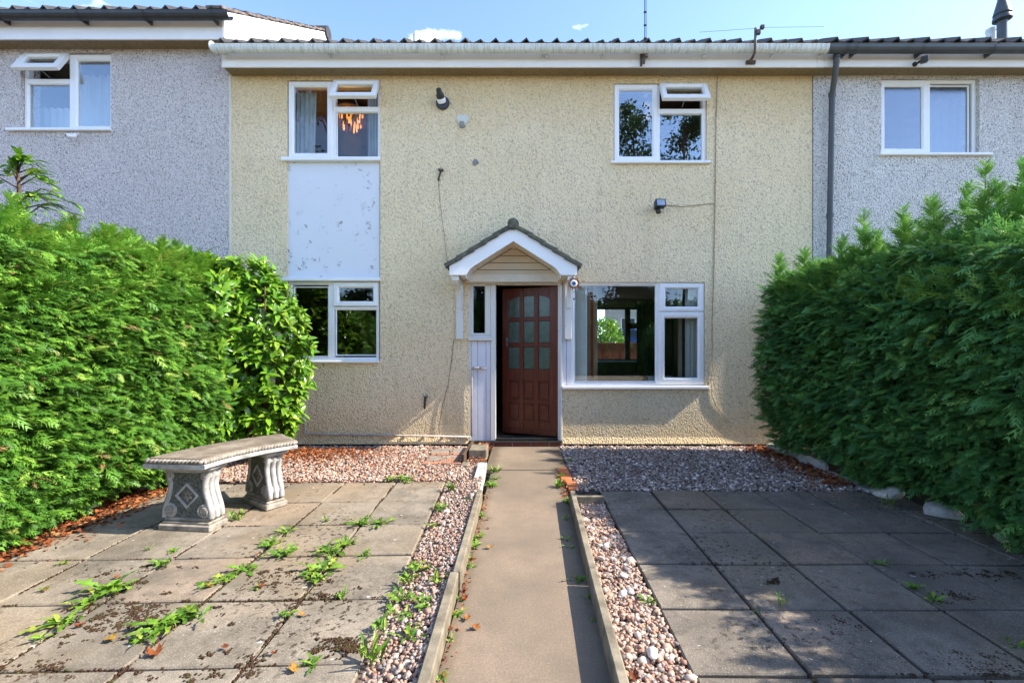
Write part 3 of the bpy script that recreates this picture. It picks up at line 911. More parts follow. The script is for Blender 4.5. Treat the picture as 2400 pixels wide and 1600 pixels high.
# arched heads of the top lights
for k, (c0, c1) in enumerate(colx):
    n = 8; pts = []
    for i in range(n + 1):
        t = i / n; xx = X(c0) + (X(c1) - X(c0)) * t
        hgt = {0: .055 * (1 - t) ** 1.6, 1: .012 * (2 * t - 1) ** 2, 2: .055 * t ** 1.6}[k]
        pts.append((xx, .006, Z(rows[0][0]) - hgt))
    pts += [(X(c1), .006, Z(rows[0][0]) + .002), (X(c0), .006, Z(rows[0][0]) + .002)]
    d.prism(pts, (0, .032, 0))
d.cbox(X(.02), X(.98), -.016, .001, .006, .075, .006)
door = d.build('door', M['door'], house, loc=(hx, hy, hz), rot=(0, 0, -R(23)))
def door_child(mb, name, mat):
    me = mb.mesh(name, mat); o = bpy.data.objects.new(name, me); COL.objects.link(o); o.parent = door; return o
for c0, c1 in colx:
    for r0, r1 in rows:
        b = MB(); b.box(X(c0) + .002, X(c1) - .002, .018, .026, Z(r1) + .002, Z(r0) - .002); door_child(b, 'pane', M['frosted'])
    for r0, r1 in prow:
        b = MB(); b.cbox(X(c0) + .012, X(c1) - .012, .010, .034, Z(r1) + .012, Z(r0) - .012, .012)
        b.box(X(c0) + .001, X(c1) - .001, .018, .028, Z(r1) + .001, Z(r0) - .001); door_child(b, 'panel', M['door_panel'])
b = MB(); b.cbox(X(.07), X(.10), -.004, .0, Z(.40), Z(.34), .001); b.tube([(X(.085), -.004, Z(.36)), (X(.085), -.03, Z(.36)), (X(.15), -.034, Z(.36))], .007, 8); door_child(b, 'handle', M['metal'])

# ---- porch canopy
can = empty('porch_canopy', (fx(1203, 5.4), YW, 2.1), house)
cx, yf = fx(1203, 5.4), 5.40
slope = 0.62
apex = 2.690; halfw = 0.755; zfoot = 2.115
ca = math.atan(slope)
for sgn in (-1, 1):
    b = MB()
    ztop = lambda h: apex - slope * h
    pts = [(0, apex), (halfw, ztop(halfw)), (halfw, zfoot), (halfw - .19, zfoot), (halfw - .215, zfoot + .03), (halfw - .245, zfoot + .075), (halfw - .30, zfoot + .115), (0, apex - .175)]
    pts = [(cx + sgn * h, yf, z) for h, z in pts]
    b.prism(pts if sgn > 0 else pts[::-1], (0, .022, 0))
    b.build('bargeboard', M['upvc'], can)
    b = MB()                                           # sloping soffit boards running back to the wall
    th_ = .012
    for k in range(6):
        h0, h1 = (halfw - .30) * k / 6, (halfw - .30) * (k + 1) / 6 - .003
        z0, z1 = apex - .165 - slope * h0, apex - .165 - slope * h1
        b.prism([(cx + sgn * h0, yf + .021, z0), (cx + sgn * h1, yf + .021, z1), (cx + sgn * h1, yf + .021, z1 + th_), (cx + sgn * h0, yf + .021, z0 + th_)], (0, YW - yf - .02, 0))
    hh = [(halfw - .30, zfoot + .125), (halfw - .245, zfoot + .085), (halfw - .205, zfoot + .02), (halfw - .2, zfoot - .035)]
    for k in range(3):
        (h0, z0), (h1, z1) = hh[k], hh[k + 1]
        b.prism([(cx + sgn * h0, yf + .021, z0), (cx + sgn * h1, yf + .021, z1), (cx + sgn * (h1 + .012), yf + .021, z1), (cx + sgn * (h0 + .012), yf + .021, z0 + .01)], (0, YW - yf - .02, 0))
    b.build('soffit', M['cream_trim'], can)
    b = MB()                                           # eaves boxing
    b.box(*sorted((cx + sgn * (halfw - .19), cx + sgn * halfw)), yf + .021, YW, zfoot + .004, zfoot + .02)
    b.box(*sorted((cx + sgn * (halfw - .016), cx + sgn * halfw)), yf + .021, YW, zfoot + .021, ztop(halfw) - .002)
    b.build('eaves_box', M['upvc'], can)
    # tile courses, each tile its own piece
    tm = MB(); tm.cbox(0, .225, 0, .20, -.024, .018, .006)
    tme = tm.mesh('roof_tile', M['tile_moss'])
    for k in range(5):
        dd = (k + .0) * .168
        for j in range(2):
            along = (halfw + .055) / math.cos(ca) - dd          # distance from apex to the lower edge
            xx = along * math.cos(ca); z = apex + .036 - slope * xx
            # local x runs up the slope
            o = place('roof_tile', tme, (cx + sgn * xx, yf - .035 + j * .245 + (0.22 if sgn < 0 else 0) * 0, z), (0, 0, 0), can)
            rotm = Matrix.Rotation(0 if sgn < 0 else math.pi, 4, 'Z') @ Matrix.Rotation(-(ca + R(-4)), 4, 'Y')
            o.rotation_euler = rotm.to_euler()
            o.scale = (1.0, 1.2, 1.15)
            if sgn > 0: o.location.y += .24
    b = MB(); b.tube([(cx + sgn * halfw, yf + .0, ztop(halfw) + .0), (cx + sgn * (halfw + .045), yf + .0, ztop(halfw) - .03)], .008, 6); 
    b.build('drip_edge', M['black_plastic'], can)
b = MB()
for k in range(2):
    ya = yf - .045 + k * .25
    b.lathe([(.055, 0), (.068, .004), (.068, .235)], 16, Matrix.Translation((cx, ya, apex + .022)) @ Matrix.Rotation(-R(90), 4, 'X'))
b.build('ridge_tile', M['tile_moss'], can)
# gable infill boards
yg = 5.735
gz = [2.145, 2.235, 2.325, 2.412, 2.495, 2.60]
gap0 = apex - .175
for k in range(5):
    z0, z1 = gz[k], gz[k + 1] - .007
    h0 = max((gap0 - z0) / slope + .0, .004); h1 = max((gap0 - z1) / slope, .004)
    h0 = min(h0, .585); h1 = min(h1, .56)
    b = MB(); b.prism([(cx - h0, yg, z0), (cx + h0, yg, z0), (cx + h1, yg + .008, z1), (cx - h1, yg + .008, z1)], (0, .014, 0)); b.build('gable_board', M['cream_wood'], can)
b = MB(); b.box(cx - .58, cx + .58, yg + .03, yg + .04, 2.1, 2.62); b.prism([(cx - .6, yg + .03, 2.1), (cx + .6, yg + .03, 2.1), (cx, yg + .03, 2.55)], (0, .01, 0)); b = MB()
b.prism([(cx - .62, yg + .025, 2.14), (cx + .62, yg + .025, 2.14), (cx, yg + .025, 2.53)], (0, .01, 0)); b.build('gable_backing', M['cable_dark'], can)
b = MB(); b.cbox(cx - .60, cx + .58, yg - .012, yg + .09, fz(661, yg), fz(643, yg), .005); b.build('beam', M['cream_trim'], can)
for u0, u1 in ((1070, 1086), (1323, 1339)):
    b = MB()
    xa, xb = fx(u0), fx(u1); xm = (xa + xb) / 2
    b.cbox(xa, xb, YW - .055, YW - .001, fz(795), zfoot + .003, .005)                       # wall post
    b.cbox(xa, xb, yf + .03, YW - .056, zfoot - .062, zfoot + .002, .005)                     # top arm
    n = 9; pa = []
    for i in range(n):                                                                        # curved brace
        t = i / (n - 1) * math.pi / 2
        pa.append((xm, (YW - .06) - .30 * (1 - math.cos(t)), (zfoot - .36) + .30 * math.sin(t)))
    vs = []; w_ = .024
    for i, p in enumerate(pa):
        t = i / (n - 1) * math.pi / 2
        ny, nz_ = -math.cos(t) * -1, math.sin(t)
        for sx in (-w_, w_):
            for so_ in (-.025, .025):
                vs.append((p[0] + sx, p[1] + math.cos(t) * so_ * -1, p[2] + math.sin(t) * so_))
    fs = []
    for i in range(n - 1):
        q = i * 4; r_ = q + 4
        fs += [(q, q + 1, r_ + 1, r_), (q + 2, r_ + 2, r_ + 3, q + 3), (q, r_, r_ + 2, q + 2), (q + 1, q + 3, r_ + 3, r_ + 1)]
    fs += [(0, 2, 3, 1), (4 * n - 4, 4 * n - 3, 4 * n - 1, 4 * n - 2)]
    b.add(vs, fs)
    br = b.build('bracket', M['flaky'], can)

# ---- rooms of the middle house
FL1, CE1, FL2, CE2 = 0.07, 2.44, 2.60, 4.80
yi = YW + .245
inn = MB()
def room(x0, x1, y0, y1, z0, z1, wall, floor, ceil_, skip=()):
    w_ = MB(); e = .002
    if 'l' not in skip: w_.box(x0 - .05, x0, y0, y1, z0, z1)
    if 'r' not in skip: w_.box(x1, x1 + .05, y0, y1, z0, z1)
    if 'b' not in skip: w_.box(x0 + e, x1 - e, y1 + .0, y1 + .05, z0, z1)
    if w_.v: w_.build('partition', wall, house)
    f_ = MB(); f_.box(x0 - .05, x1 + .05, y0, y1 + .05, z0 - .05, z0 - e); f_.build('floor', floor, house)
    c_ = MB(); c_.box(x0 - .05, x1 + .05, y0, y1 + .05, z1 + e, z1 + .05); c_.build('ceiling', ceil_, house)
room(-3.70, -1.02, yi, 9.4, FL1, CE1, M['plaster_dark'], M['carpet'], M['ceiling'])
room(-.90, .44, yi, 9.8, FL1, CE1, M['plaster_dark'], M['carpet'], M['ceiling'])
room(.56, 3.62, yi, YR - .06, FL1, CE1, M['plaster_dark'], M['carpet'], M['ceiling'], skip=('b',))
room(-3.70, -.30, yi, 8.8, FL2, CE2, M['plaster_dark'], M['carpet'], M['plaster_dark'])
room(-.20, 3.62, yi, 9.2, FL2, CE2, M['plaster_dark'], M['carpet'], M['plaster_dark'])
# rear wall with its window
rx = lambda u: fx(u, YR)
rh = (1.30, 3.15, 0.92, 2.24)
plain_wall(XL, XR, -.05, 4.9, YR, YR + .24, [rh], 'rear_wall', M['plaster'], house)
plain_wall(XL, XL + .06, -.05, 4.9, YW + .24, YR, [], 'party_wall', M['plaster_dark'], house)
plain_wall(XR - .06, XR, -.05, 4.9, YW + .24, YR, [], 'party_wall', M['plaster_dark'], house)
b = MB(); b.ring(rh[0], rh[1], rh[2], rh[3], .05, YR + .08, YR + .15); b.cbox(2.50, 2.63, YR + .082, YR + .148, rh[2] + .04, rh[3] - .04, .005); b.cbox(2.63, rh[1] - .05, YR + .082, YR + .148, 1.72, 1.86, .005)
rwn = b.build('rear_window', M['plaster_dark'], house)
pane_box(rh[0] + .04, rh[1] - .04, rh[2] + .04, rh[3] - .04, YR + .11, rwn, M['glass'])
b = MB(); b.cbox(rh[0] - .05, rh[1] + .05, YR - .12, YR + .08, rh[2] - .03, rh[2] + .004, .004); b.build('sill', M['upvc'], rwn)

def curtain(name, x0, x1, z0, z1, y, mat, label, cat, folds=7, amp=.03, taper=0.0, group=None):
    n = folds * 8; th_ = .004
    mb = MB(); vs = []
    for zi, zc in enumerate((z1, (z0 + z1) / 2, z0)):
        xe = x1 - taper * zi / 2
        for i in range(n + 1):
            t = i / n
            xx = x0 + (xe - x0) * t
            dy = math.sin(t * folds * 2 * math.pi) * amp * (0.8 + .3 * math.sin(5 * t + zi))
            vs.append((xx, y + dy, zc)); vs.append((xx, y + dy + th_, zc))
    m2 = 2 * (n + 1); fs = []
    for r_ in range(2):
        for i in range(n):
            a = r_ * m2 + 2 * i
            fs += [(a, a + 2, a + m2 + 2, a + m2), (a + 1, a + m2 + 1, a + m2 + 3, a + 3)]
    mb.add(vs, fs)
    o = mb.build(name, mat, smooth=True)
    return tag(o, label, cat, group)
yc_ = YW + .19
curtain('curtain', fx(1384, yc_), fx(1391.5, yc_), .32, 2.3, yc_ + .03, M['curtain_red'], 'rust red stripe of the curtain hanging left in the big window', 'curtain', 3, .02)
curtain('curtain', fx(1376, yc_), fx(1384, yc_), .32, 2.3, yc_ + .02, M['curtain'], 'beige curtain stripe beside the vertical blind in the big window', 'curtain', 3, .02)
curtain('curtain', fx(1391.5, yc_), fx(1401, yc_), .32, 2.3, yc_ + .03, M['curtain'], 'beige curtain edge right of the rust red stripe', 'curtain', 3, .02)
curtain('curtain', fx(1591, yc_), fx(1600, yc_), .32, 2.3, yc_ + .03, M['curtain'], 'narrow beige curtain inside the right casement of the big window', 'curtain', 3, .02)
curtain('curtain', 2.70, 3.35, .3, 2.35, YR - .25, M['curtain_dark'], 'brown curtain at the far window seen through the house', 'curtain', 8, .03)
def blind(u0, u1, n, lab):
    root = empty('vertical_blind', (fx((u0 + u1) / 2, yc_), yc_, 2.3)); tag(root, lab, 'blind')
    hd = MB(); hd.cbox(fx(u0, yc_), fx(u1, yc_), yc_ - .05, yc_ - .02, 2.28, 2.31, .003); hd.build('headrail', M['upvc'], root)
    for i in range(n):
        x_ = fx(u0 + (u1 - u0) * (i + .5) / n, yc_)
        s_ = MB(); a = R(35 + U(-12, 12)); dx, dy = math.cos(a) * .020, math.sin(a) * .020
        s_.prism([(x_ - dx, yc_ - .035 - dy, .42), (x_ + dx, yc_ - .035 + dy, .42), (x_ + dx + .002, yc_ - .035 + dy, .42), (x_ - dx + .002, yc_ - .035 - dy, .42)], (0, 0, 1.86)); s_.build('slat', M['blind'], root)
blind(1346, 1374, 9, 'white vertical blind drawn to the left of the big window')
blind(1603, 1636, 7, 'white vertical blind in the right casement of the big window')
# upstairs left: net curtains and chandelier
curtain('net_curtain', fx(690, yc_), fx(742, yc_), 3.0, 4.62, yc_, M['net_dim'], 'white net curtain in the left pane above the peeling panel', 'curtain', 5, .02, taper=.04)
curtain('net_curtain', fx(862, yc_), fx(890, yc_), 3.0, 4.62, yc_, M['net_dim'], 'white net curtain at the right edge of the chandelier window', 'curtain', 4, .02)
ch = empty('chandelier', (-2.52, 6.65, 4.3)); tag(ch, 'lit crystal chandelier glowing orange in the upstairs left window', 'chandelier')
b = MB(); b.tube([(-2.52, 6.65, 4.79), (-2.52, 6.65, 4.72)], .012, 8); b.lathe([(.02, 0), (.22, .01), (.22, .03), (.02, .05)], 18, Matrix.Translation((-2.52, 6.65, 4.68))); b.build('frame', M['rust_metal'], ch)
for k in range(6):
    a = k * math.pi / 3
    b = MB(); b.lathe([(.004, 0), (.03, .02), (.036, .05), (.02, .09), (.004, .1)], 10, Matrix.Translation((-2.52 + .15 * math.cos(a), 6.65 + .15 * math.sin(a), 4.58))); b.build('bulb', M['bulb_glint'], ch, smooth=True)
for ring_, (rr, nn, zz_) in enumerate(((.22, 26, 4.62), (.17, 20, 4.56), (.10, 12, 4.50))):
    for k in range(nn):
        a = 2 * math.pi * k / nn + ring_
        L_ = U(.06, .15)
        b = MB(); b.lathe([(.002, 0), (.012, L_ * .2), (.007, L_)], 5, Matrix.Translation((-2.52 + rr * math.cos(a), 6.65 + rr * math.sin(a), zz_ - L_ * .7))); b.build('crystal_drop', M['bulb_glint'] if random.random() < .35 else M['amber'], ch)  # some drops glow by themselves as painted glints of the bulbs
pl_ = bpy.data.lights.new('chandelier_light', 'POINT'); pl_.energy = 2.5; pl_.color = (1, .55, .2); pl_.shadow_soft_size = .15
po = bpy.data.objects.new('chandelier_light', pl_); COL.objects.link(po); po.parent = ch; po.location = (0, 0, -.1)
# upstairs right: round lit shade
cl = empty('ceiling_lamp', (fx(1546, 7.3), 7.3, fz(284, 7.3))); tag(cl, 'glowing orange lamp shade seen through the upstairs right window', 'lamp')
c0 = Vector((fx(1546, 7.3), 7.3, fz(284, 7.3)))
b = MB(); b.lathe([(.02, .06), (.12, .045), (.19, .0), (.17, -.02), (.10, -.045), (.01, -.055)], 20, Matrix.Translation(c0)); b.build('lamp_shade', M['lamp_orange'], cl, smooth=True)
b = MB(); b.tube([c0 + Vector((0, 0, .06)), (c0.x, c0.y, CE2)], .006, 6); b.build('flex', M['upvc'], cl)
# plastic chair in the lounge
chx, chy = fx(1531, 7.0), 7.0
pc = empty('plastic_chair', (chx, chy, FL1)); tag(pc, 'pale chair back just showing above the sill inside the big window', 'chair')
b = MB(); b.cbox(chx - .08, chx + .30, chy - .02, chy + .01, .55, fz(881, 7.0), .01); b.build('backrest', M['upvc'], pc)
b = MB(); b.cbox(chx - .08, chx + .30, chy + .01, chy + .42, .50, .53, .01); b.build('seat', M['upvc'], pc)
for lx in (-.06, .28):
    for ly in (.0, .39):
        b = MB(); b.tube([(chx + lx, chy + ly, .50), (chx + lx, chy + ly, FL1)], .016, 6); b.build('leg', M['upvc'], pc)

# ---------------- neighbouring houses
def neighbour(x0, x1, dz, mat, win, label, right):
    h = empty('terraced_house', ((x0 + x1) / 2, YW, 0)); tag(h, label, 'house')
    q = rw(win['rect'])
    plain_wall(x0, x1, 0, 4.84 + dz, YW + .001, YW + .24, [q], 'wall', mat, h)
    plain_wall(x0, x1, -.05, 4.9 + dz, YR, YR + .24, [], 'rear_wall', M['plaster'], h)
    if dz:   # gable end standing above the lower roof
        gm = MB(); yr_ = 8.52; zr_ = Z_EAVE + dz + (yr_ - 5.545) * math.tan(PITCH)
        gm.prism([(x1 - .12, YW + .24, 4.6), (x1 - .12, YR, 4.6), (x1 - .12, YR, 4.85 + dz), (x1 - .12, yr_, zr_ - .12), (x1 - .12, YW + .24, 4.85 + dz)], (.12, 0, 0)); gm.build('gable', mat, h)
    w_ = MB(); w_.box(x0, x1, 8.0, 8.05, .0, 4.9 + dz); w_.box(q[0] - .7, q[0] - .65, YW + .25, 8.0, 2.0, 4.9 + dz); w_.box(q[1] + .7, q[1] + .75, YW + .25, 8.0, 2.0, 4.9 + dz); w_.box(x0, x1, YW + .25, 8, 4.8 + dz, 4.82 + dz); w_.box(x0, x1, YW + .25, 8, 2.4 + dz, 2.42 + dz)
    w_.build('partition', M['plaster'], h)
    wn = window(h, win['rect'], win['bars'], win['lights'], win['sill'], win['glass'], yf=.045, wall_y=YW + .001)
    return h, wn
XLL = -9.5
DZ = 0.355
lh, lwn = neighbour(XLL, XL - .002, DZ, M['grey_cast'], dict(rect=(48, 260, 123, 303), bars=[(155, 166, 124, 302), (50, 156, 180, 192)],
    lights=[('sash', (158, 259, 125, 302), (176, 252, 139, 292)), ('vent', (52, 158, 125, 182), (68, 142, 136, 165)), ('fixed', (52, 156, 192, 301), (57, 154, 193, 298))],
    sill=(20, 263, 302, 309), glass=M['glass_pale']), 'grey speckled roughcast house on the left with a higher roof', False)
rh_, rwn_ = neighbour(XR + .002, 11.5, 0.0, M['white_cast'], dict(rect=(2066, 2296, 183, 362), bars=[(2172, 2188, 184, 361)],
    lights=[('sash', (2066, 2176, 185, 361), (2079, 2166, 200, 345)), ('fixed', (2188, 2294, 185, 361), (2189, 2279, 197, 355))],
    sill=(2058, 2321, 360, 366), glass=M['glass_obscure']), 'pale speckled roughcast house on the right with black gutter', True)
curtain('net_curtain', fx(60, 6.2), fx(157, 6.2), 3.9, 4.55, 6.3, M['net'], 'pale curtain behind the lower left pane of the grey house', 'curtain', 6, .03)
curtain('net_curtain', fx(172, 6.2), fx(262, 6.2), 3.9, 5.0, 6.3, M['net'], 'pale curtain behind the tall pane of the grey house', 'curtain', 5, .03)
curtain('net_curtain', fx(2190, 6.2), fx(2290, 6.2), 3.6, 4.7, 6.35, M['net'], 'pale curtain behind the bathroom window of the right house', 'curtain', 5, .02)
# left roof edge
zf0, zf1 = fz(93, 5.64), fz(93, 5.64) + .20
fa = MB(); fa.cbox(XLL, fx(526, 5.64), 5.635, 5.66, zf0, zf1 + .04, .004); fa.build('fascia', M['fascia'], lh)
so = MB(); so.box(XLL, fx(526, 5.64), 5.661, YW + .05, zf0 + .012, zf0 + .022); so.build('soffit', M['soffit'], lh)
gutter(lh, XLL, fx(540, 5.53), zf1 + .055, M['black_plastic'], [fx(u, 5.53) for u in (4, 190, 342, 500)], r=.062)
roof(lh, fx(526, 5.64) - TW * 16, fx(526, 5.64) + .02, 5.545, zf1 + .095, 8.52)
xv = fx(528, 5.64)
c_, s_ = math.cos(PITCH), math.sin(PITCH)
zv = zf1 + .095
L_ = (8.52 - 5.545) / c_
b = MB()
b.prism([(xv - .01, 5.60, zf0), (xv - .01, 5.60, zv + .02), (xv - .01, 5.545 + L_ * c_, zv - .02 + L_ * s_), (xv - .01, 5.545 + L_ * c_, zv - .24 + L_ * s_), (xv - .01, 5.85, zf0)], (.025, 0, 0))
b.build('bargeboard', M['upvc'], lh)
vt = MB(); vt.cbox(0, .20, 0, .34, -.02, .012, .005); vtm = vt.mesh('verge_tile', M['verge_tile'])
for k in range(12):
    d_ = k * .285
    place('verge_tile', vtm, (xv - .172 + U(-.004, .004), 5.53 + d_ * c_, zv + .03 + d_ * s_ + U(-.004, .004)), (PITCH - R(4), 0, U(-.02, .02)), lh)
b = MB()
for k in range(14): b.cbox(xv - .05, xv + .008, 5.56 + k * .2, 5.56 + k * .2 + .19, zv - .03 + k * .2 * math.tan(PITCH), zv + .03 + k * .2 * math.tan(PITCH), .006)
b.build('verge_mortar', M['mortar'], lh)
b = MB(); b.tube([(xv - .2, 8.52, zv + L_ * s_ - .03), (xv + .05, 8.52, zv + L_ * s_ - .03)], .12, 12); b.build('ridge_end', M['tile'], lh)
# right roof edge
fa = MB(); fa.cbox(XR + .022, 11.5, 5.635, 5.66, fz(157, 5.64), 4.89, .004); fa.build('fascia', M['fascia'], rh_)
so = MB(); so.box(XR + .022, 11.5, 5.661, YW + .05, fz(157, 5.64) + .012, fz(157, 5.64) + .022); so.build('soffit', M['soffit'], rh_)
gutter(rh_, fx(1939, 5.53), 11.5, 4.905, M['grey_plastic'], [fx(u, 5.53) for u in (1982, 2003, 2158, 2324)], r=.06)
roof(rh_, XR + .002, XR + .002 + TW * 20, 5.545, Z_EAVE + .012, 8.52)
dp = MB()
xd = 3.815
dp.tube([(xd, 5.56, 4.86), (xd, 5.58, 4.72), (xd + .03, 5.66, 4.58), (xd + .065, 5.75, 4.44), (xd + .07, 5.765, 4.36), (xd + .04, 5.765, 2.6), (xd - .0, 5.765, 0.0)], .034, 10)
for z_ in (4.78, 4.42, 2.9): 
    t_ = min(1, max(0, (4.42 - z_) / 4.4)); dp.lathe([(.041, 0), (.041, .05)], 10, Matrix.Translation((xd + (.0 if z_ > 4.5 else .07 - .07 * t_), 5.57 if z_ > 4.5 else 5.764, z_)))
dp.build('downpipe', M['grey_plastic'], rh_, smooth=True, autosmooth=40)

# roof vents
def vent(name, u, vtop, vbot, Y, r, mat, label, cone=False):
    x_ = fx(u, Y); zt_, zb_ = fz(vtop, Y), fz(vbot, Y) - .4
    o = empty(name, (x_, Y, zb_)); tag(o, label, 'vent')
    b = MB(); b.tube([(x_, Y, zb_), (x_, Y, zt_)], r, 12); b.build('pipe', mat, o, smooth=True, autosmooth=40)
    b = MB()
    if cone:
        b.lathe([(r * 1.05, -.06), (r * 1.75, -.03), (r * 1.75, .02), (r * 1.45, .05), (r * 1.7, .07), (r * 1.6, .10), (r * .75, .36), (r * 1.0, .37), (r * .9, .45)], 16, Matrix.Translation((x_, Y, zt_)))
    else:
        b.lathe([(r * 1.06, -.05), (r * 1.06, .01)], 14, Matrix.Translation((x_, Y, zt_)))
    b.build('cowl', mat, o, smooth=True, autosmooth=40)
vent('flue_pipe', 973, 78, 110, 8.3, .045, M['gutter'], 'short pale vent pipe rising above the middle roof')
vent('flue_pipe', 2323, 70, 95, 8.3, .075, M['gutter'], 'short pale vent pipe beside the dark flue')
vent('flue_pipe', 2349, 44, 95, 8.0, .075, M['grey_plastic'], 'tall dark flue with conical cowl on the right roof', True)

# ---------------- fittings on the facade
def lamp_on_wall():
    X_, Z_ = fx(1038), fz(243)
    o = empty('wall_lamp', (X_, YW, Z_)); tag(o, 'black round wall lamp with white collar high between the upstairs windows', 'lamp')
    T = Matrix.Translation((X_, YW - .005, Z_)) @ Matrix.Rotation(R(90), 4, 'X')
    b = MB(); b.lathe([(.085, 0), (.088, .012), (.080, .028), (.05, .034)], 24, T); b.build('back_plate', M['black_plastic'], o, smooth=True, autosmooth=35)
    T2 = T @ Matrix.Translation((-.008, .01, .03)) @ Matrix.Rotation(R(-38), 4, 'X') @ Matrix.Rotation(R(-8), 4, 'Y')
    b = MB(); b.lathe([(.052, -.01), (.056, .03), (.05, .045)], 20, T2); b.build('collar', M['upvc'], o, smooth=True, autosmooth=35)
    b = MB(); b.lathe([(.05, .045), (.052, .075), (.036, .11), (.030, .15), (.024, .155)], 20, T2); b.build('lamp_holder', M['black_plastic'], o, smooth=True, autosmooth=35)
lamp_on_wall()
def floodlight():
    X_, Z_ = fx(1540), fz(485)
    o = empty('floodlight', (X_, YW, Z_)); tag(o, 'small black floodlight on the wall above the big window', 'floodlight')
    T = Matrix.Translation((X_, YW - .12, Z_)) @ Matrix.Rotation(R(6), 4, 'Z') @ Matrix.Rotation(R(-12), 4, 'X')
    b = MB(); b.cbox(-.065, .065, -.03, .045, -.05, .05, .012, mat=T); b.cbox(-.068, .068, -.038, -.02, -.053, .053, .006, mat=T); b.build('housing', M['black_plastic'], o)
    b = MB(); b.box(-.05, .05, -.041, -.0385, -.036, .036); b.v = [tuple(T @ Vector(p)) for p in b.v]; b.build('lens', M['glass_pale'], o)
    b = MB(); b.tube([(X_, YW, Z_ - .01), (X_, YW - .09, Z_ - .02)], .016, 8); b.lathe([(.04, 0), (.04, .015)], 12, Matrix.Translation((X_, YW, Z_ - .01)) @ Matrix.Rotation(R(90), 4, 'X')); b.build('mount', M['black_plastic'], o)
    b = MB(); b.lathe([(.008, -.045), (.03, -.035), (.036, -.005), (.02, .012)], 14, Matrix.Translation((X_ - .012, YW - .10, Z_ - .075))); b.build('sensor', M['black_plastic'], o, smooth=True)
floodlight()
def aerials():
    Y_ = 5.58; X_ = fx(1509, Y_)
    o = empty('radio_aerial', (X_, Y_, 4.72)); tag(o, 'tall thin vertical aerial clamped to the fascia near the right window', 'aerial')
    b = MB(); b.tube([(X_ + .012, Y_, 4.74), (X_ + .012, Y_, 6.6)], .006, 6); b.tube([(X_ + .03, Y_ - .005, 4.95), (X_ + .026, Y_ - .005, 6.6)], .003, 5)
    for z_ in (5.02, 5.18, 5.34, 5.52): b.cbox(X_ - .002, X_ + .034, Y_ - .012, Y_ + .008, z_, z_ + .016, .003)
    b.build('rod', M['cable_dark'], o)
    b = MB(); b.cbox(X_ - .035, X_ - .012, Y_ + .02, Y_ + .05, 4.715, 4.90, .003); b.tube([(X_ + .0, Y_ - .0, 4.72), (X_ + .0, Y_ - .0, 4.98)], .014, 8)
    for z_ in (4.80, 4.84, 4.93): b.cbox(X_ - .02, X_ + .05, Y_ - .012, Y_ + .02, z_, z_ + .012, .002)
    b.build('clamp', M['rust_metal'], o)
    Y_ = 5.52
    o = empty('dipole_aerial', (fx(1757, Y_), Y_, 4.74)); tag(o, 'bent pole aerial with long thin horizontal arms above the gutter', 'aerial')
    q = lambda u, v, Y__=Y_: (fx(u, Y__), Y__, fz(v, Y__))
    b = MB(); b.cbox(fx(1748, 5.62), fx(1770, 5.62), 5.60, 5.633, fz(151, 5.62), fz(143, 5.62), .004)
    b.tube([(fx(1755, 5.62), 5.61, fz(147, 5.62)), q(1762, 138, 5.5), q(1769, 124, 5.44), q(1770, 110, 5.43), q(1771, 66, 5.43)], .016, 8); b.build('pole', M['rust_metal'], o, smooth=True)
    b = MB(); b.cbox(fx(1770, 5.43), fx(1781, 5.43), 5.40, 5.44, fz(83, 5.43), fz(72, 5.43), .006); b.cbox(fx(1781, 5.43), fx(1790, 5.43), 5.40, 5.44, fz(70, 5.43), fz(61, 5.43), .006); b.tube([q(1776, 78, 5.43), q(1786, 62, 5.43)], .012, 6); b.build('junction_box', M['cable_dark'], o)
    for a, b_ in (((1771, 67), (1640, 76)), ((1786, 65), (1932, 63))):
        b = MB(); b.tube([q(*a, 5.43), q(*b_, 5.43)], .0018, 5); b.build('arm', M['cable_dark'], o)
aerials()
def small_cam(X_, Y_, Z_, body, name, label, white):
    o = empty(name, (X_, Y_, Z_)); tag(o, label, 'camera')
    T = Matrix.Translation((X_, Y_, Z_)) @ Matrix.Rotation(R(-35), 4, 'Z') @ Matrix.Rotation(R(14), 4, 'X')
    b = MB()
    if white:
        b.lathe([(.026, 0), (.03, .01), (.03, .085), (.022, .095)], 14, T @ Matrix.Rotation(R(90), 4, 'X') @ Matrix.Translation((0, 0, -.05)))
    else:
        b.cbox(-.035, .035, -.06, .03, -.035, .035, .006, mat=T)
    b.build('body', body, o, smooth=white, autosmooth=40 if white else None)
    b = MB(); b.lathe([(.018, 0), (.018, .004)], 12, T @ Matrix.Translation((0, -.047 if white else -.062, 0)) @ Matrix.Rotation(R(90), 4, 'X')); b.build('lens', M['black_plastic'], o)
    b = MB()
    if white:
        for dx in (-.02, .02): b.tube([(X_ + dx, Y_ + .02, Z_ + .02), (X_ + dx + .012, Y_ + .07, Z_ + .07)], .006, 6)
    else:
        b.tube([(X_ - .02, Y_ + .02, Z_), (X_ - .04, Y_ + .09, Z_)], .014, 8); b.lathe([(.03, 0), (.03, .012)], 10, Matrix.Translation((X_ - .04, Y_ + .09, Z_)) @ Matrix.Rotation(R(90), 4, 'X'))
    b.build('mount', body, o)
small_cam(fx(166, 5.75), 5.75, fz(319, 5.75), M['upvc'], 'security_camera', 'small white security camera under the grey house window sill', True)
small_cam(fx(2166, 5.54), 5.54, fz(141, 5.54), M['black_plastic'], 'security_camera', 'small black square camera on the white fascia of the right house', False)

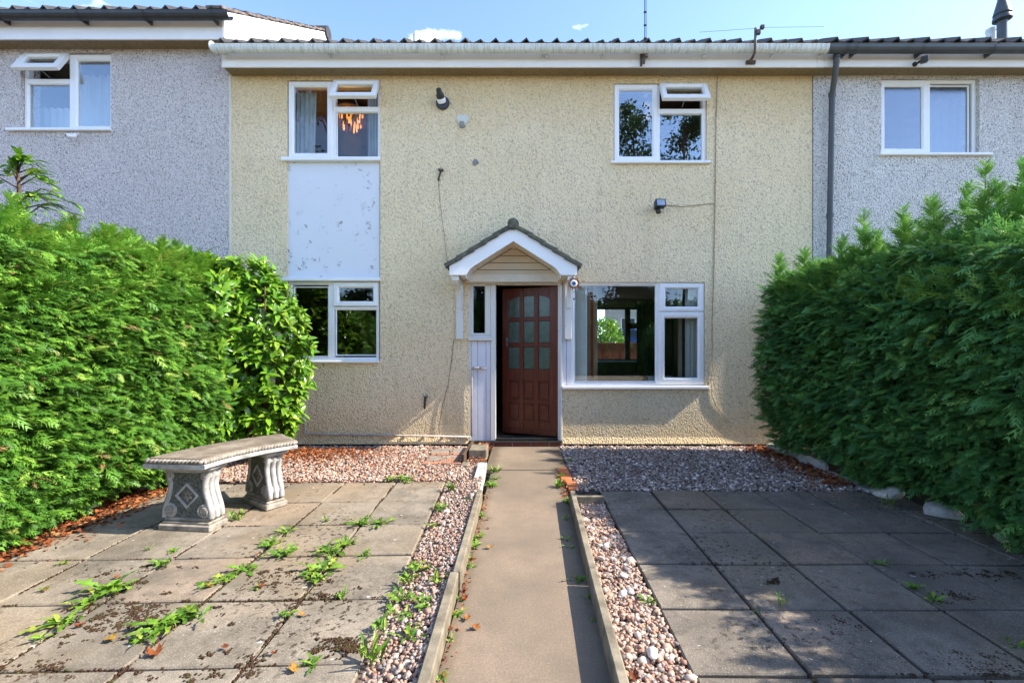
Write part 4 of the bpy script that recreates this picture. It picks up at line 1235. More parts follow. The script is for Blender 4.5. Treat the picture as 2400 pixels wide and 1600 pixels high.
def cable(name, pts, r, mat, label, n=6, cat='cable'):
    b = MB(); path = []
    P_ = [Vector(p) for p in pts]
    for i in range(len(P_) - 1):
        m = max(2, int((P_[i + 1] - P_[i]).length / .06))
        for k in range(m): path.append(P_[i].lerp(P_[i + 1], k / m) + Vector((U(-1, 1), U(-.3, .3), U(-1, 1))) * r * .55)
    path.append(P_[-1])
    b.tube(path, r, n)
    return tag(b.build(name, mat, smooth=True), label, cat)
wp = lambda u, v, o=.008: (fx(u), YW - o, fz(v))
cable('wall_cable', [wp(1681, 165), wp(1677, 330), wp(1675, 480), wp(1672, 650), wp(1668, 780), wp(1669, 870), wp(1665, 893), wp(1657, 901)], .006, M['cable'], 'long vertical cable from eaves to the sill right of the windows')
cable('wall_cable', [wp(1552, 480), wp(1600, 485), wp(1640, 480), wp(1675, 478)], .005, M['cable'], 'short horizontal cable from the floodlight to the vertical cable')
cable('wall_cable', [wp(1668, 893), wp(1667, 920), wp(1678, 950), wp(1700, 975), wp(1712, 990)], .005, M['cable'], 'dark cable curling down the wall below the big window corner')
cable('wall_cable', [wp(1028, 420), wp(1031, 470), wp(1040, 540), wp(1049, 620)], .0022, M['cable_dark'], 'thin dark wire hanging from the wall to the canopy')
cable('wall_cable', [wp(1064, 795), wp(1058, 850), wp(1050, 905), wp(1037, 950), wp(1029, 1000), wp(1030, 1014)], .003, M['cable_dark'], 'thin dark cable running down the wall left of the door')
# old fixing, patches in the render
def patch(u, v, r, mat, label, name='render_patch', th=.006, n=12):
    b = MB(); pts = []
    for k in range(n):
        a = 2 * math.pi * k / n; rr = r * U(.65, 1.1)
        pts.append((fx(u) + math.cos(a) * rr, YW - th, fz(v) + math.sin(a) * rr))
    b.prism(pts, (0, th + .004, 0))
    return tag(b.build(name, mat), label, 'patch')
patch(1085, 281, .085, plain('pale_filler', (0.60, 0.60, 0.54), .9, .05), 'pale smooth filler patch on the upper wall', th=.010)
patch(1083, 293, .05, M['mortar'], 'grey mortar patch on top of the pale filler', th=.016)
patch(1114, 380, .045, M['mortar'], 'small dark grey mortar patch above the canopy', th=.014)
def fixing():
    o = empty('cable_fixing', (fx(1032), YW, fz(405))); tag(o, 'broken dark cable fixing sticking out of the upper wall', 'fixing')
    b = MB(); b.tube([wp(1029, 398, .03), wp(1033, 405, .02), wp(1030, 415, .02), wp(1028, 424, .01)], .012, 6); b.tube([wp(1040, 402, .03), wp(1033, 400, .01)], .012, 6); b.build('clip', M['cable_dark'], o)
    b = MB()
    for k in range(9): b.cbox(fx(1034 + U(-7, 7)) - .01, fx(1034 + U(-7, 7)) + .012, YW - .03, YW, fz(400 + U(-5, 6)) - .01, fz(400 + U(-5, 6)) + .012, .003)
    b = MB(); b.lathe([(.035, 0), (.03, .015), (.01, .02)], 9, Matrix.Translation((fx(1034), YW, fz(399))) @ Matrix.Rotation(R(90), 4, 'X')); b.build('plug', M['cable'], o)
    o = empty('outside_tap', (fx(998), YW, fz(940))); tag(o, 'dark outside tap on the wall left of the doorway', 'tap')
    b = MB(); b.tube([wp(999, 930, -.005), wp(999, 930, .05), wp(998, 942, .06), wp(997, 956, .05)], [.016, .018, .015, .013], 8); b.build('spout', M['black_plastic'], o, smooth=True)
    b = MB(); b.lathe([(.008, 0), (.035, .004), (.035, .014), (.01, .02)], 10, Matrix.Translation((fx(999), YW - .04, fz(929)))); b.build('handle', M['metal'], o)
fixing()
# white waste pipe along the foot of the wall
o = empty('waste_pipe', (fx(717), YW, .1)); tag(o, 'thin white waste pipe running along the wall foot to the door panel', 'pipe')
b = MB(); b.tube([(fx(717), YW - .035, fz(955)), (fx(717), YW - .035, fz(1008)), (fx(719), YW - .035, fz(1014)), (fx(725), YW - .035, fz(1015)), (fx(900), YW - .035, fz(1018)), (fx(1104), YW - .035, fz(1022))], .012, 8); b.build('pipe_run', M['pipe'], o, smooth=True)
for u in (755, 793, 833, 874, 905, 950, 995, 1040, 1068):
    b = MB(); b.cbox(fx(u) - .009, fx(u) + .009, YW - .05, YW, fz(1012 + 10 * (u - 717) / 387 + 1) - .028, fz(1012 + 10 * (u - 717) / 387) - .001, .003); b.build('clip', M['pipe'], o)
o = empty('waste_pipe', (fx(1105), YW, .1)); tag(o, 'upright white pipe with elbow fixed on the door side panel', 'pipe')
b = MB(); b.tube([(fx(1105.5), YW - .02, fz(1022)), (fx(1106), YW - .02, fz(872)), (fx(1107), YW - .02, fz(865)), (fx(1111), YW - .02, fz(862)), (fx(1140), YW - .02, fz(862))], .012, 8); b.build('pipe_run', M['pipe'], o, smooth=True)
for (u, v) in ((1111, 862), (1127, 862)):
    b = MB(); b.cbox(fx(u) - .01, fx(u) - .002, YW - .036, YW + .012, fz(v) - .015, fz(v) + .015, .002); b.build('clip', M['cable_dark'], o)
# sun ornament hanging from the canopy
X_, Y_, Z_ = fx(1345, 5.42), 5.42, fz(664, 5.42)
o = empty('sun_ornament', (X_, Y_, Z_)); tag(o, 'orange metal sun ornament hanging from the right corner of the canopy', 'ornament')
T0 = Matrix.Translation((X_, Y_, Z_)) @ Matrix.Rotation(R(90), 4, 'X')
b = MB(); b.lathe([(.040, -.006), (.043, 0), (.040, .008), (.028, .012)], 18, T0); b.build('face_disc', M['upvc'], o)
b = MB(); b.lathe([(.024, .0), (.024, .016), (.012, .022)], 14, T0); b.build('eye', M['car_blue'], o)
for k in range(14):
    a = 2 * math.pi * k / 14; L2 = .088 if k % 2 == 0 else .072
    ca2, sa2 = math.cos(a), math.sin(a)
    pts = [(.040, -.011), (.055, -.013), (L2, 0), (.055, .013), (.040, .011)]
    b = MB(); b.prism([(X_ + px * ca2 - pz * sa2, Y_ - .003, Z_ + px * sa2 + pz * ca2) for px, pz in pts], (0, .005, 0)); b.build('ray', M['orange_metal'] if k % 2 == 0 else M['rust_metal'], o)
b = MB(); b.tube([(X_, Y_, Z_ + .085), (X_, Y_, zfoot + .004)], .002, 5); b.tube([(X_, Y_, Z_ - .08), (X_, Y_, Z_ - .185)], .0015, 5); b.build('wire', M['cable_dark'], o)
for dz_, rr in ((-.105, .008), (-.185, .014)):
    b = MB(); b.lathe([(.002, -rr), (rr, 0), (.002, rr)], 8, Matrix.Translation((X_, Y_, Z_ + dz_))); b.build('bead', M['cable_dark'], o)

# ------------------------------------------------------------------ paving
def patio(name, cols, rows, rot, pivot, mat, zt=0.0):
    """bed of soil with single slabs laid on it; cols/rows are joint lines"""
    bed = MB()
    c, s = math.cos(rot), math.sin(rot)
    def W(x, y_): return (pivot[0] + (x - pivot[0]) * c - (y_ - pivot[1]) * s, pivot[1] + (x - pivot[0]) * s + (y_ - pivot[1]) * c)
    a = [W(cols[0], rows[0]), W(cols[-1], rows[0]), W(cols[-1], rows[-1]), W(cols[0], rows[-1])]
    bed.prism([(p[0], p[1], -.052) for p in a], (0, 0, .030))
    bo = structure(bed.build(name, M['soil']))
    for i in range(len(cols) - 1):
        for j in range(len(rows) - 1):
            w_, d_ = abs(cols[i + 1] - cols[i]), abs(rows[j + 1] - rows[j])
            gap = U(.005, .011)
            m_ = MB(); m_.cbox(-w_ / 2 + gap, w_ / 2 - gap, -d_ / 2 + gap, d_ / 2 - gap, -.035, 0, .006)
            me = m_.mesh('slab', mat)
            x, y_ = W((cols[i] + cols[i + 1]) / 2, (rows[j] + rows[j + 1]) / 2)
            place('slab', me, (x, y_, zt + U(-.004, .003)), (R(U(-.35, .35)), R(U(-.35, .35)), rot + R(U(-.5, .5))), bo)
    return bo
LC = [-3.12, -2.66, -2.15, -1.655, -1.185, -0.725]
LR = [0.40, 0.88, 1.36, 1.83, 2.31, 2.79, 3.28, 3.76, 4.31]
patio_l = patio('left_patio', LC, LR, R(2.2), (-.725, 4.0), M['slab'])
RC = [0.662, 1.116, 1.570, 2.024, 2.478, 2.932, 3.20]
RR = [0.40, 0.86, 1.31, 1.763, 2.21, 2.67, 3.13, 3.58, 4.03]
patio_r = patio('right_patio', RC, RR, R(-.3), (.66, 4.0), M['slab_shaded'])
# path
b = MB(); b.cbox(-.335, .372, -.6, 4.69, -.05, 0.0, .004)
path = structure(b.build('path', M['path']))
b = MB(); b.cbox(-.40, .44, 4.705, YW - .06, -.05, 0.006, .006); b.build('step_slab', M['path'], path)
# kerbs: edging stones on both sides of the path
def kerb(x0, y0, x1, y1, th, h, name='kerb_stone', mat=None, tilt=0.0):
    L_ = math.hypot(x1 - x0, y1 - y0); a = math.atan2(y1 - y0, x1 - x0)
    m_ = MB(); m_.cbox(0, L_ - .006, -th / 2, th / 2, -.05, h, .006)
    o = m_.build(name, mat or M['kerb'], path, loc=(x0, y0, 0), rot=(tilt, 0, a))
    return o
kerb(.340, .55, .346, 1.50, .042, .10); kerb(.345, 1.50, .362, 2.42, .042, .10); kerb(.362, 2.42, .392, 3.72, .042, .10)
kerb(.372, 3.735, .66, 3.735, .03, .05)
kerb(-.350, .55, -.352, 1.45, .05, .10); kerb(-.352, 1.45, -.366, 2.38, .048, .10, tilt=.03); kerb(-.350, 2.38, -.362, 3.75, .046, .10)

def thing_box(name, x0, x1, y0, y1, z0, z1, mat, label, cat, c=.006, rz=0.0, rx=0.0):
    m_ = MB(); cx_, cy_ = (x0 + x1) / 2, (y0 + y1) / 2
    m_.cbox(x0 - cx_, x1 - cx_, y0 - cy_, y1 - cy_, 0, z1 - z0, c)
    return tag(m_.build(name, mat, loc=(cx_, cy_, z0), rot=(rx, 0, rz)), label, cat)
thing_box('timber_plank', -.47, -.375, 3.80, 4.82, -.03, .05, M['pale_stone'], 'pale grey flat plank lying at the far end of the left kerb', 'plank', .006, R(1.5))
thing_box('concrete_block', -.62, -.42, 5.12, 5.42, -.03, .115, M['kerb'], 'square concrete block beside the doorstep', 'block', .008)
thing_box('concrete_block', -.66, -.585, 4.78, 4.93, -.03, .03, M['kerb'], 'small concrete offcut in front of the brick patch', 'block', .006)
thing_box('timber_plank', -.665, -.635, 4.95, 5.70, -.03, .10, M['bark'], 'dark board on edge between brick patch and concrete block', 'plank', .004, R(-2))
for k, (x_, y_) in enumerate(((.40, 4.66), (.405, 4.42), (.445, 4.18))):
    thing_box('brick', x_ - .055, x_ + .055, y_ - .11, y_ + .11, -.03, .008, M['brick_red'], ['orange edging brick beside the path, farthest of three', 'orange edging brick beside the path, middle of three', 'orange edging brick nearest the right kerb end'][k], 'brick', .008, R(U(-6, 6)))
# brick patch in the gravel
bp = empty('brick_patch', (-.88, 5.3, 0)); bp['kind'] = 'structure'
bm_ = MB(); bm_.cbox(-.105, .105, -.05, .05, -.03, .012, .006); bme = bm_.mesh('brick', M['brick'])
for j in range(6):
    for i in range(2):
        place('brick', bme, (-.985 + i * .222 + (.0 if j % 2 else -.02) + U(-.008, .008), 4.98 + j * .125 + U(-.006, .006), U(-.004, .006)), (R(U(-2, 2)), R(U(-2, 2)), R(U(-3, 3))), bp, (1, 1.12, 1))
    
# ------------------------------------------------------------------ gravel
def ico(sub):
    import bmesh
    bm = bmesh.new(); bmesh.ops.create_icosphere(bm, subdivisions=sub, radius=1.0)
    v = np.array([p.co[:] for p in bm.verts]); f = np.array([[q.index for q in p.verts] for p in bm.faces]); bm.free()
    return v, f
ICO1, ICO2 = ico(1), ico(2)
OCTA = (np.array([(1, 0, 0), (-1, 0, 0), (0, 1, 0), (0, -1, 0), (0, 0, 1), (0, 0, -.4)], float), np.array([(0, 2, 4), (2, 1, 4), (1, 3, 4), (3, 0, 4), (2, 0, 5), (1, 2, 5), (3, 1, 5), (0, 3, 5)]))
def pebbles(name, n, sampler, size, tpl, mat, label, big=0.0, cat='gravel', flat=.62):
    pos = sampler(n)
    ax = rng.normal(size=(n, 3)); ax[:, 2] *= .25
    nr = rng.normal(size=(n, 3)) * .35 + np.array([0, 0, 1.0])
    s = rng.lognormal(0, .28, n) * size
    if big: 
        m = rng.random(n) < big; s[m] *= rng.uniform(1.6, 2.4, m.sum())
    sc3 = np.stack([s * rng.uniform(.9, 1.35, n), s * rng.uniform(.75, 1.0, n), s * flat * rng.uniform(.75, 1.1, n)], 1)
    co, fa_, idx = scatter(tpl[0], tpl[1], pos, ax, nr, sc3)
    # knobbly outlines
    co += rng.normal(size=co.shape) * (s[idx] * .07)[:, None]
    tint = rng.random(n)
    if big: tint[m] = rng.uniform(.85, 1.0, m.sum())
    me = np_mesh(name, co, fa_, mat, True, {'tint': tint[idx]})
    o = bpy.data.objects.new(name, me); COL.objects.link(o)
    return tag(o, label, cat, kind='stuff')
def bedsheet(name, pts, z, mat):
    m_ = MB(); m_.prism([(p[0], p[1], z - .03) for p in pts], (0, 0, .03)); return structure(m_.build(name, mat))
GB = plain('gravel_dirt', (0.20, 0.14, 0.105), 1.0, .4, 40, .8, 70, .1)
GBG = plain('grey_gravel_dirt', (0.15, 0.125, 0.115), 1.0, .4, 40, .8, 70, .1)
bedsheet('gravel_bed', [(-3.4, 4.33), (-.45, 4.22), (-.45, YW - .03), (-3.4, YW - .03)], -.014, GB)
bedsheet('gravel_bed', [(.44, 4.05), (3.15, 4.02), (3.15, YW - .03), (.44, YW - .03)], -.014, GBG)
sb = MB(); sb.prism([(-.735, .4, -.05), (-.735, .4, -.028), (-.50, .4, .012), (-.378, .4, .055), (-.378, .4, -.05)], (0, 3.8, 0)); structure(sb.build('gravel_strip_bed', GB))
bedsheet('gravel_strip_bed', [(.37, .4), (.655, .4), (.655, 3.71), (.385, 3.71)], -.028, GBG)
def rectf(x0, x1, y0, y1, z, dz, avoid=()):
    def f(n):
        p = np.stack([rng.uniform(x0, x1, n), rng.uniform(y0, y1, n), z + rng.uniform(0, dz, n)], 1)
        for (a, b_, c, d) in avoid:
            k = (p[:, 0] > a) & (p[:, 0] < b_) & (p[:, 1] > c) & (p[:, 1] < d)
            p[k, 2] -= .05
        return p
    return f
def strip_l(n):
    y_ = rng.uniform(.9, 4.22, n); xl = -.722 + (4.0 - y_) * .0385 + .012
    f_ = rng.random(n)
    return np.stack([xl + (-.384 - xl) * f_, y_, -.024 + .085 * f_ ** 1.3 + rng.uniform(0, .022, n)], 1)
def strip_r(n):
    y_ = rng.uniform(.9, 3.70, n); xl = .372 + .012 * (y_ - 1.5) + .002
    return np.stack([xl + (.65 - xl) * rng.random(n), y_, -.024 + rng.uniform(0, .024, n)], 1)
pebbles('gravel', 7800, strip_l, .0093, ICO1, M['pebble_pink'], 'pinkish pebbles in the narrow strip left of the path', big=.008)
pebbles('gravel', 6000, strip_r, .0098, ICO1, M['pebble_pink'], 'mixed pale pebbles in the narrow strip right of the path', big=.03)
pebbles('gravel', 12000, rectf(-3.35, -.46, 4.30, YW - .03, -.010, .022, [(-1.12, -.63, 4.9, 5.7), (-.62, -.42, 5.12, 5.42)]), .0125, ICO1, M['pebble_pink'], 'pinkish gravel bed between the left patio and the house')
pebbles('gravel', 12500, rectf(.46, 3.12, 4.02, YW - .03, -.010, .022, [(.3, .47, 4.0, 4.8)]), .0125, ICO1, M['pebble_grey'], 'grey gravel bed below the big window')
# stray big white stones on the right strip
def rock_mesh(name, mat, seed, flat=.7, k=.22):
    r_ = np.random.default_rng(seed); v, f = ICO2
    dirs = r_.normal(size=(14, 3)); dirs /= np.linalg.norm(dirs, axis=1)[:, None]
    off = r_.uniform(.45, .82, 14)
    w_ = v.copy()
    for d_, o_ in zip(dirs, off):                   # chop facets off a ball
        t = w_ @ d_ - o_; t[t < 0] = 0
        w_ = w_ - t[:, None] * d_
    w_ = w_ + r_.normal(size=w_.shape) * .02
    w_[:, 2] *= flat
    return np_mesh(name, w_, f, mat, False)
for k, (u, v_, s_, lb) in enumerate(((1462, 1355, .030, 'white stone in the right pebble strip opposite the middle kerb'), (1478, 1390, .026, 'smaller white stone in the right pebble strip'), (1527, 1537, .038, 'chunky white stone at the near end of the right pebble strip'), (1409, 1312, .028, 'white stone against the right kerb in the pebble strip'), (1420, 1283, .03, 'pale stone farther up the right pebble strip'))):
    x_, y_ = gp(u, v_)
    o = place('white_stone', rock_mesh('white_stone', M['white_stone'], 40 + k), (x_, y_, .012), (0, 0, U(0, 6)), None, s_); tag(o, lb, 'stone')
for k, (x_, y_, s_, mt, lb) in enumerate(((-3.42, 3.52, .13, 'white_stone', 'large pale stone at the foot of the left hedge'), (-3.44, 3.22, .13, 'pink_stone', 'dark pinkish stone at the foot of the left hedge'), (-3.36, 4.10, .11, 'white_stone', 'pale stone in leaf litter behind the bench'), (-3.15, 4.35, .09, 'pink_stone', 'reddish stone in leaf litter near the left gravel'),
        (3.10, 3.86, .13, 'white_stone', 'white broken stone at the hedge corner of the right patio'), (3.16, 3.42, .13, 'white_stone', 'white stone tucked under the middle of the right hedge'), (3.16, 2.93, .12, 'white_stone', 'white stone under the near part of the right hedge'), (3.05, 5.62, .08, 'white_stone', 'small white stone at the wall end of the right hedge'))):
    o = place('edge_stone', rock_mesh('edge_stone', M[mt], 60 + k), (x_, y_, .03), (0, 0, U(0, 6)), None, (s_ * 1.25, s_, s_ * .95)); tag(o, lb, 'stone')
# white boards edging the right gravel
thing_box('edging_board', 3.07, 3.10, 4.92, 5.60, -.04, .13, M['pale_stone'], 'white edging board standing along the right hedge near the wall', 'board', .004, R(2))
thing_box('edging_board', 3.03, 3.07, 4.62, 5.02, -.04, .11, M['pale_stone'], 'shorter white edging board leaning along the right gravel', 'board', .004, R(4))
thing_box('edging_board', 2.98, 3.10, 3.98, 4.60, -.03, .02, M['pale_stone'], 'flat weathered plank at the corner of gravel and right hedge', 'board', .004, R(3))
# soil under the hedges
bedsheet('hedge_soil', [(-5.4, -1), (-3.05, -1), (-3.12, 4.35), (-3.0, YW - .02), (-5.4, YW - .02)], -.006, M['earth'])
bedsheet('hedge_soil', [(3.12, -1), (5.4, -1), (5.4, YW - .02), (3.05, YW - .02)], -.006, M['earth'])

# ------------------------------------------------------------------ bench
bc = Vector((-1.150, 2.953, 0)); RM = 1.20
bench = empty('garden_bench', (-2.2, 3.47, 0))
tag(bench, 'curved cast stone bench on two scrolled pedestals beside the left hedge', 'bench')
def pol(r_, deg, z): return (bc.x + r_ * math.cos(R(deg)), bc.y + r_ * math.sin(R(deg)), z)
A0, A1 = 175.0, 133.0
N = 30
def arc_slab(mb, ri, ro, z0, z1, a0, a1, n=N, ch=.006):
    vs = []
    for i in range(n + 1):
        a = a0 + (a1 - a0) * i / n
        for r_, z in ((ri + ch, z0), (ri, z0 + ch), (ri, z1 - ch), (ri + ch, z1), (ro - ch, z1), (ro, z1 - ch), (ro, z0 + ch), (ro - ch, z0)):
            vs.append(pol(r_, a, z))
    fs = []
    for i in range(n):
        for k in range(8):
            fs.append((i * 8 + k, i * 8 + (k + 1) % 8, (i + 1) * 8 + (k + 1) % 8, (i + 1) * 8 + k))
    fs += [tuple(range(7, -1, -1)), tuple(n * 8 + k for k in range(8))]
    mb.add(vs, fs)
RI, RO = RM - .225, RM + .225
b = MB(); arc_slab(b, RI, RO, .447, .478, A0, A1); seat_o = b.build('seat', M['stone_grey'], bench)
b = MB(); arc_slab(b, RI + .024, RO - .024, .478, .514, A0 - .9, A1 + .9, ch=.010); b.build('seat_top', M['bench_top'], seat_o)
# carved leaf moulding round the edge: each leaf a small lobe
v2, f2 = ICO1
lv = v2 * np.array([.026, .013, .018])
bosses = []
for i in range(30): bosses.append((pol(RI + .014, A0 - .6 + (A1 - A0 + 1.2) * (i + .5) / 30, .494), R(A0 + (A1 - A0) * (i + .5) / 30 + 90 + 28)))
for i in range(36): bosses.append((pol(RO - .014, A0 - .6 + (A1 - A0 + 1.2) * (i + .5) / 36, .494), R(A0 + (A1 - A0) * (i + .5) / 36 + 90 - 28)))
for i in range(14):
    r_ = RI + .02 + (RO - RI - .04) * (i + .5) / 14
    bosses.append((pol(r_, A0 - .45, .494), R(A0 + 28))); bosses.append((pol(r_, A1 + .45, .494), R(A1 + 28)))
lm = np_mesh('carved_leaf', lv, f2, M['stone'], True)
for p, a in bosses: place('carved_leaf', lm, p, (0, R(12), a), seat_o)
def pedestal(deg, yaw):
    c = Vector(pol(RM, deg, 0)); c.z = 0
    T = Matrix.Translation(c) @ Matrix.Rotation(yaw, 4, 'Z')
    def put(mb, name, mat, parent, smooth=False, auto=None):
        mb.v = [tuple(T @ Vector(p)) for p in mb.v]
        return mb.build(name, mat, parent, smooth=smooth, autosmooth=auto)
    # body: lyre outline, front towards -y; x is the long way
    prof = []
    for i in range(25):
        t = i / 24; z = .085 + t * .315
        hw = .130 + .050 * (0.5 + 0.5 * math.cos(min(1, t * 1.35) * math.pi)) + .022 * max(0, (t - .74) / .26)
        prof.append((hw, z))
    b = MB()
    pts = [(-w_ + .012, -.052, z) for w_, z in prof] + [(w_ - .012, -.052, z) for w_, z in prof[::-1]]
    b.prism(pts[::-1], (0, .104, 0)); body = put(b, 'pedestal', M['stipple'], bench)
    b = MB()
    b.cbox(-.195, .195, -.085, .085, 0, .045, .008); b.cbox(-.178, .178, -.072, .072, .045, .062, .006)
    b.cbox(-.170, .170, -.066, .066, .062, .086, .010); put(b, 'plinth', M['stone'], body)
    b = MB(); b.cbox(-.165, .165, -.070, .070, .400, .415, .005); b.cbox(-.195, .195, -.088, .088, .415, .4465, .012); put(b, 'cap', M['stone_grey'], body)
    for sx in (-1, 1):
        b = MB()
        # side scroll bands: three ribs following the outline, thicker at the volutes
        for yy, rr in ((-.045, .020), (0.0, .021), (.045, .020)):
            path_ = [(sx * (w_ - .004), yy, z) for w_, z in prof]
            b.tube(path_, [rr] * len(path_), 8)
        for zc, rad, off in ((.134, .050, .128), (.374, .028, .128)):
            T3 = Matrix.Translation((sx * off, .062, zc)) @ Matrix.Rotation(R(90), 4, 'X')
            b.lathe([(rad * .8, 0), (rad, .008), (rad, .116), (rad * .8, .124)], 18, T3)
        put(b, 'scroll', M['stone_grey'], body, True, 50)
        for yy in (-.0635, .0635):
            b = MB()
            sp_ = []
            for i in range(26):
                t = i / 25; a = sx * (t * 4.2 * math.pi) + math.pi / 2
                rr = .044 * (1 - .88 * t)
                sp_.append((sx * .128 + rr * math.cos(a) * 1, yy, .134 + rr * math.sin(a)))
            b.tube(sp_, [.0065 * (1 - .3 * i / 25) for i in range(26)], 6)
            put(b, 'spiral', M['stone'], body, True, 60)
            b = MB(); b.lathe([(.012, -.004), (.012, .004)], 10, Matrix.Translation((sx * .128, yy, .374)) @ Matrix.Rotation(R(90), 4, 'X'))
            put(b, 'boss', M['stone'], body)
    for yy in (-.052, .052):
        b = MB(); hw = .088
        sgy = -1 if yy < 0 else 1
        for k in range(4):
            a0, a1 = R(90 * k), R(90 * (k + 1))
            p0, p1 = Vector((hw * math.cos(a0), 0, hw * math.sin(a0))), Vector((hw * math.cos(a1), 0, hw * math.sin(a1)))
            q0, q1 = p0 * .80, p1 * .80
            b.prism([(p.x, yy, .238 + p.z) for p in (p0, p1, q1, q0)], (0, sgy * .010, 0))
        put(b, 'diamond_frame', M['stone_grey'], body)
        for k in range(6):
            a = R(60 * k + 30)
            pb = MB()
            m4 = Matrix.Translation((.023 * math.cos(a), yy + sgy * .003, .238 + .023 * math.sin(a))) @ Matrix.Rotation(-a, 4, 'Y')
            pb.lathe([(.003, -.0), (.010, .002), (.008, .008), (.002, .010)], 8, m4 @ Matrix.Scale(1.7, 4, (1, 0, 0)) @ Matrix.Rotation(R(90) * -sgy * -1, 4, 'X'))
            put(pb, 'petal', M['stone'], body, True)
pedestal(167.5, R(-6)); pedestal(142.0, R(-34))

# ------------------------------------------------------------------ hedges
def spray_template(pairs=7):
    vs, fs = [], []
    def blade(p, d, L_, w_, zt):
        n = (-d[1], d[0]); b0 = len(vs)
        vs.extend([(p[0] + n[0] * w_, p[1] + n[1] * w_, zt), (p[0] - n[0] * w_, p[1] - n[1] * w_, zt), (p[0] + d[0] * L_, p[1] + d[1] * L_, zt - .10 * L_)])
        fs.append((b0, b0 + 1, b0 + 2))
    blade((0, 0), (1, 0), 1.0, .03, 0)
    for i in range(pairs):
        t = .08 + .82 * i / (pairs - 1)
        L_ = .44 * (1 - t) + .15
        for s_ in (-1, 1):
            a = R(34 + U(-8, 8)) * s_
            zt = U(-.03, .03)
            blade((t, 0), (math.cos(a), math.sin(a)), L_, .042, zt)
            if t < .72:
                for q, k in ((.34, .25),):
                    tip = (t + math.cos(a) * L_ * q, math.sin(a) * L_ * q)
                    a2 = a * k; blade(tip, (math.cos(a2), math.sin(a2)), L_ * .48, .030, zt)
    v = np.array(vs); v[:, 2] -= .16 * v[:, 0] ** 2
    return v, np.array(fs)
SPRAYS = [spray_template(6), spray_template(5), spray_template(7), spray_template(4), spray_template(6), spray_template(5)]

def foliage(name, groups, mat, parent, smooth=False):
    cos, fas, tis, off = [], [], [], 0
    for (tpl, pos, ax, nr, s_, tint) in groups:
        co, fa_, idx = scatter(tpl[0], tpl[1], pos, ax, nr, s_)
        cos.append(co); fas.append(fa_ + off); tis.append(tint[idx]); off += len(co)
    me = np_mesh(name, np.concatenate(cos), np.concatenate(fas), mat, smooth, {'tint': np.concatenate(tis)})
    o = bpy.data.objects.new(name, me); COL.objects.link(o)
    o.parent = parent; o.location = -_wl(parent)
    o['kind'] = 'stuff'
    return o

def noise2(a, b_, seed):
    r_ = np.random.default_rng(seed); out = np.zeros_like(a)
    for k in range(7):
        fa_, fb, ph = r_.uniform(.8, 6.5), r_.uniform(.8, 6.5), r_.uniform(0, 6.28)
        out += np.sin(a * fa_ + b_ * fb * r_.choice([-1, 1]) + ph) / (1 + .35 * (fa_ + fb) / 2)
    return out / 3.0

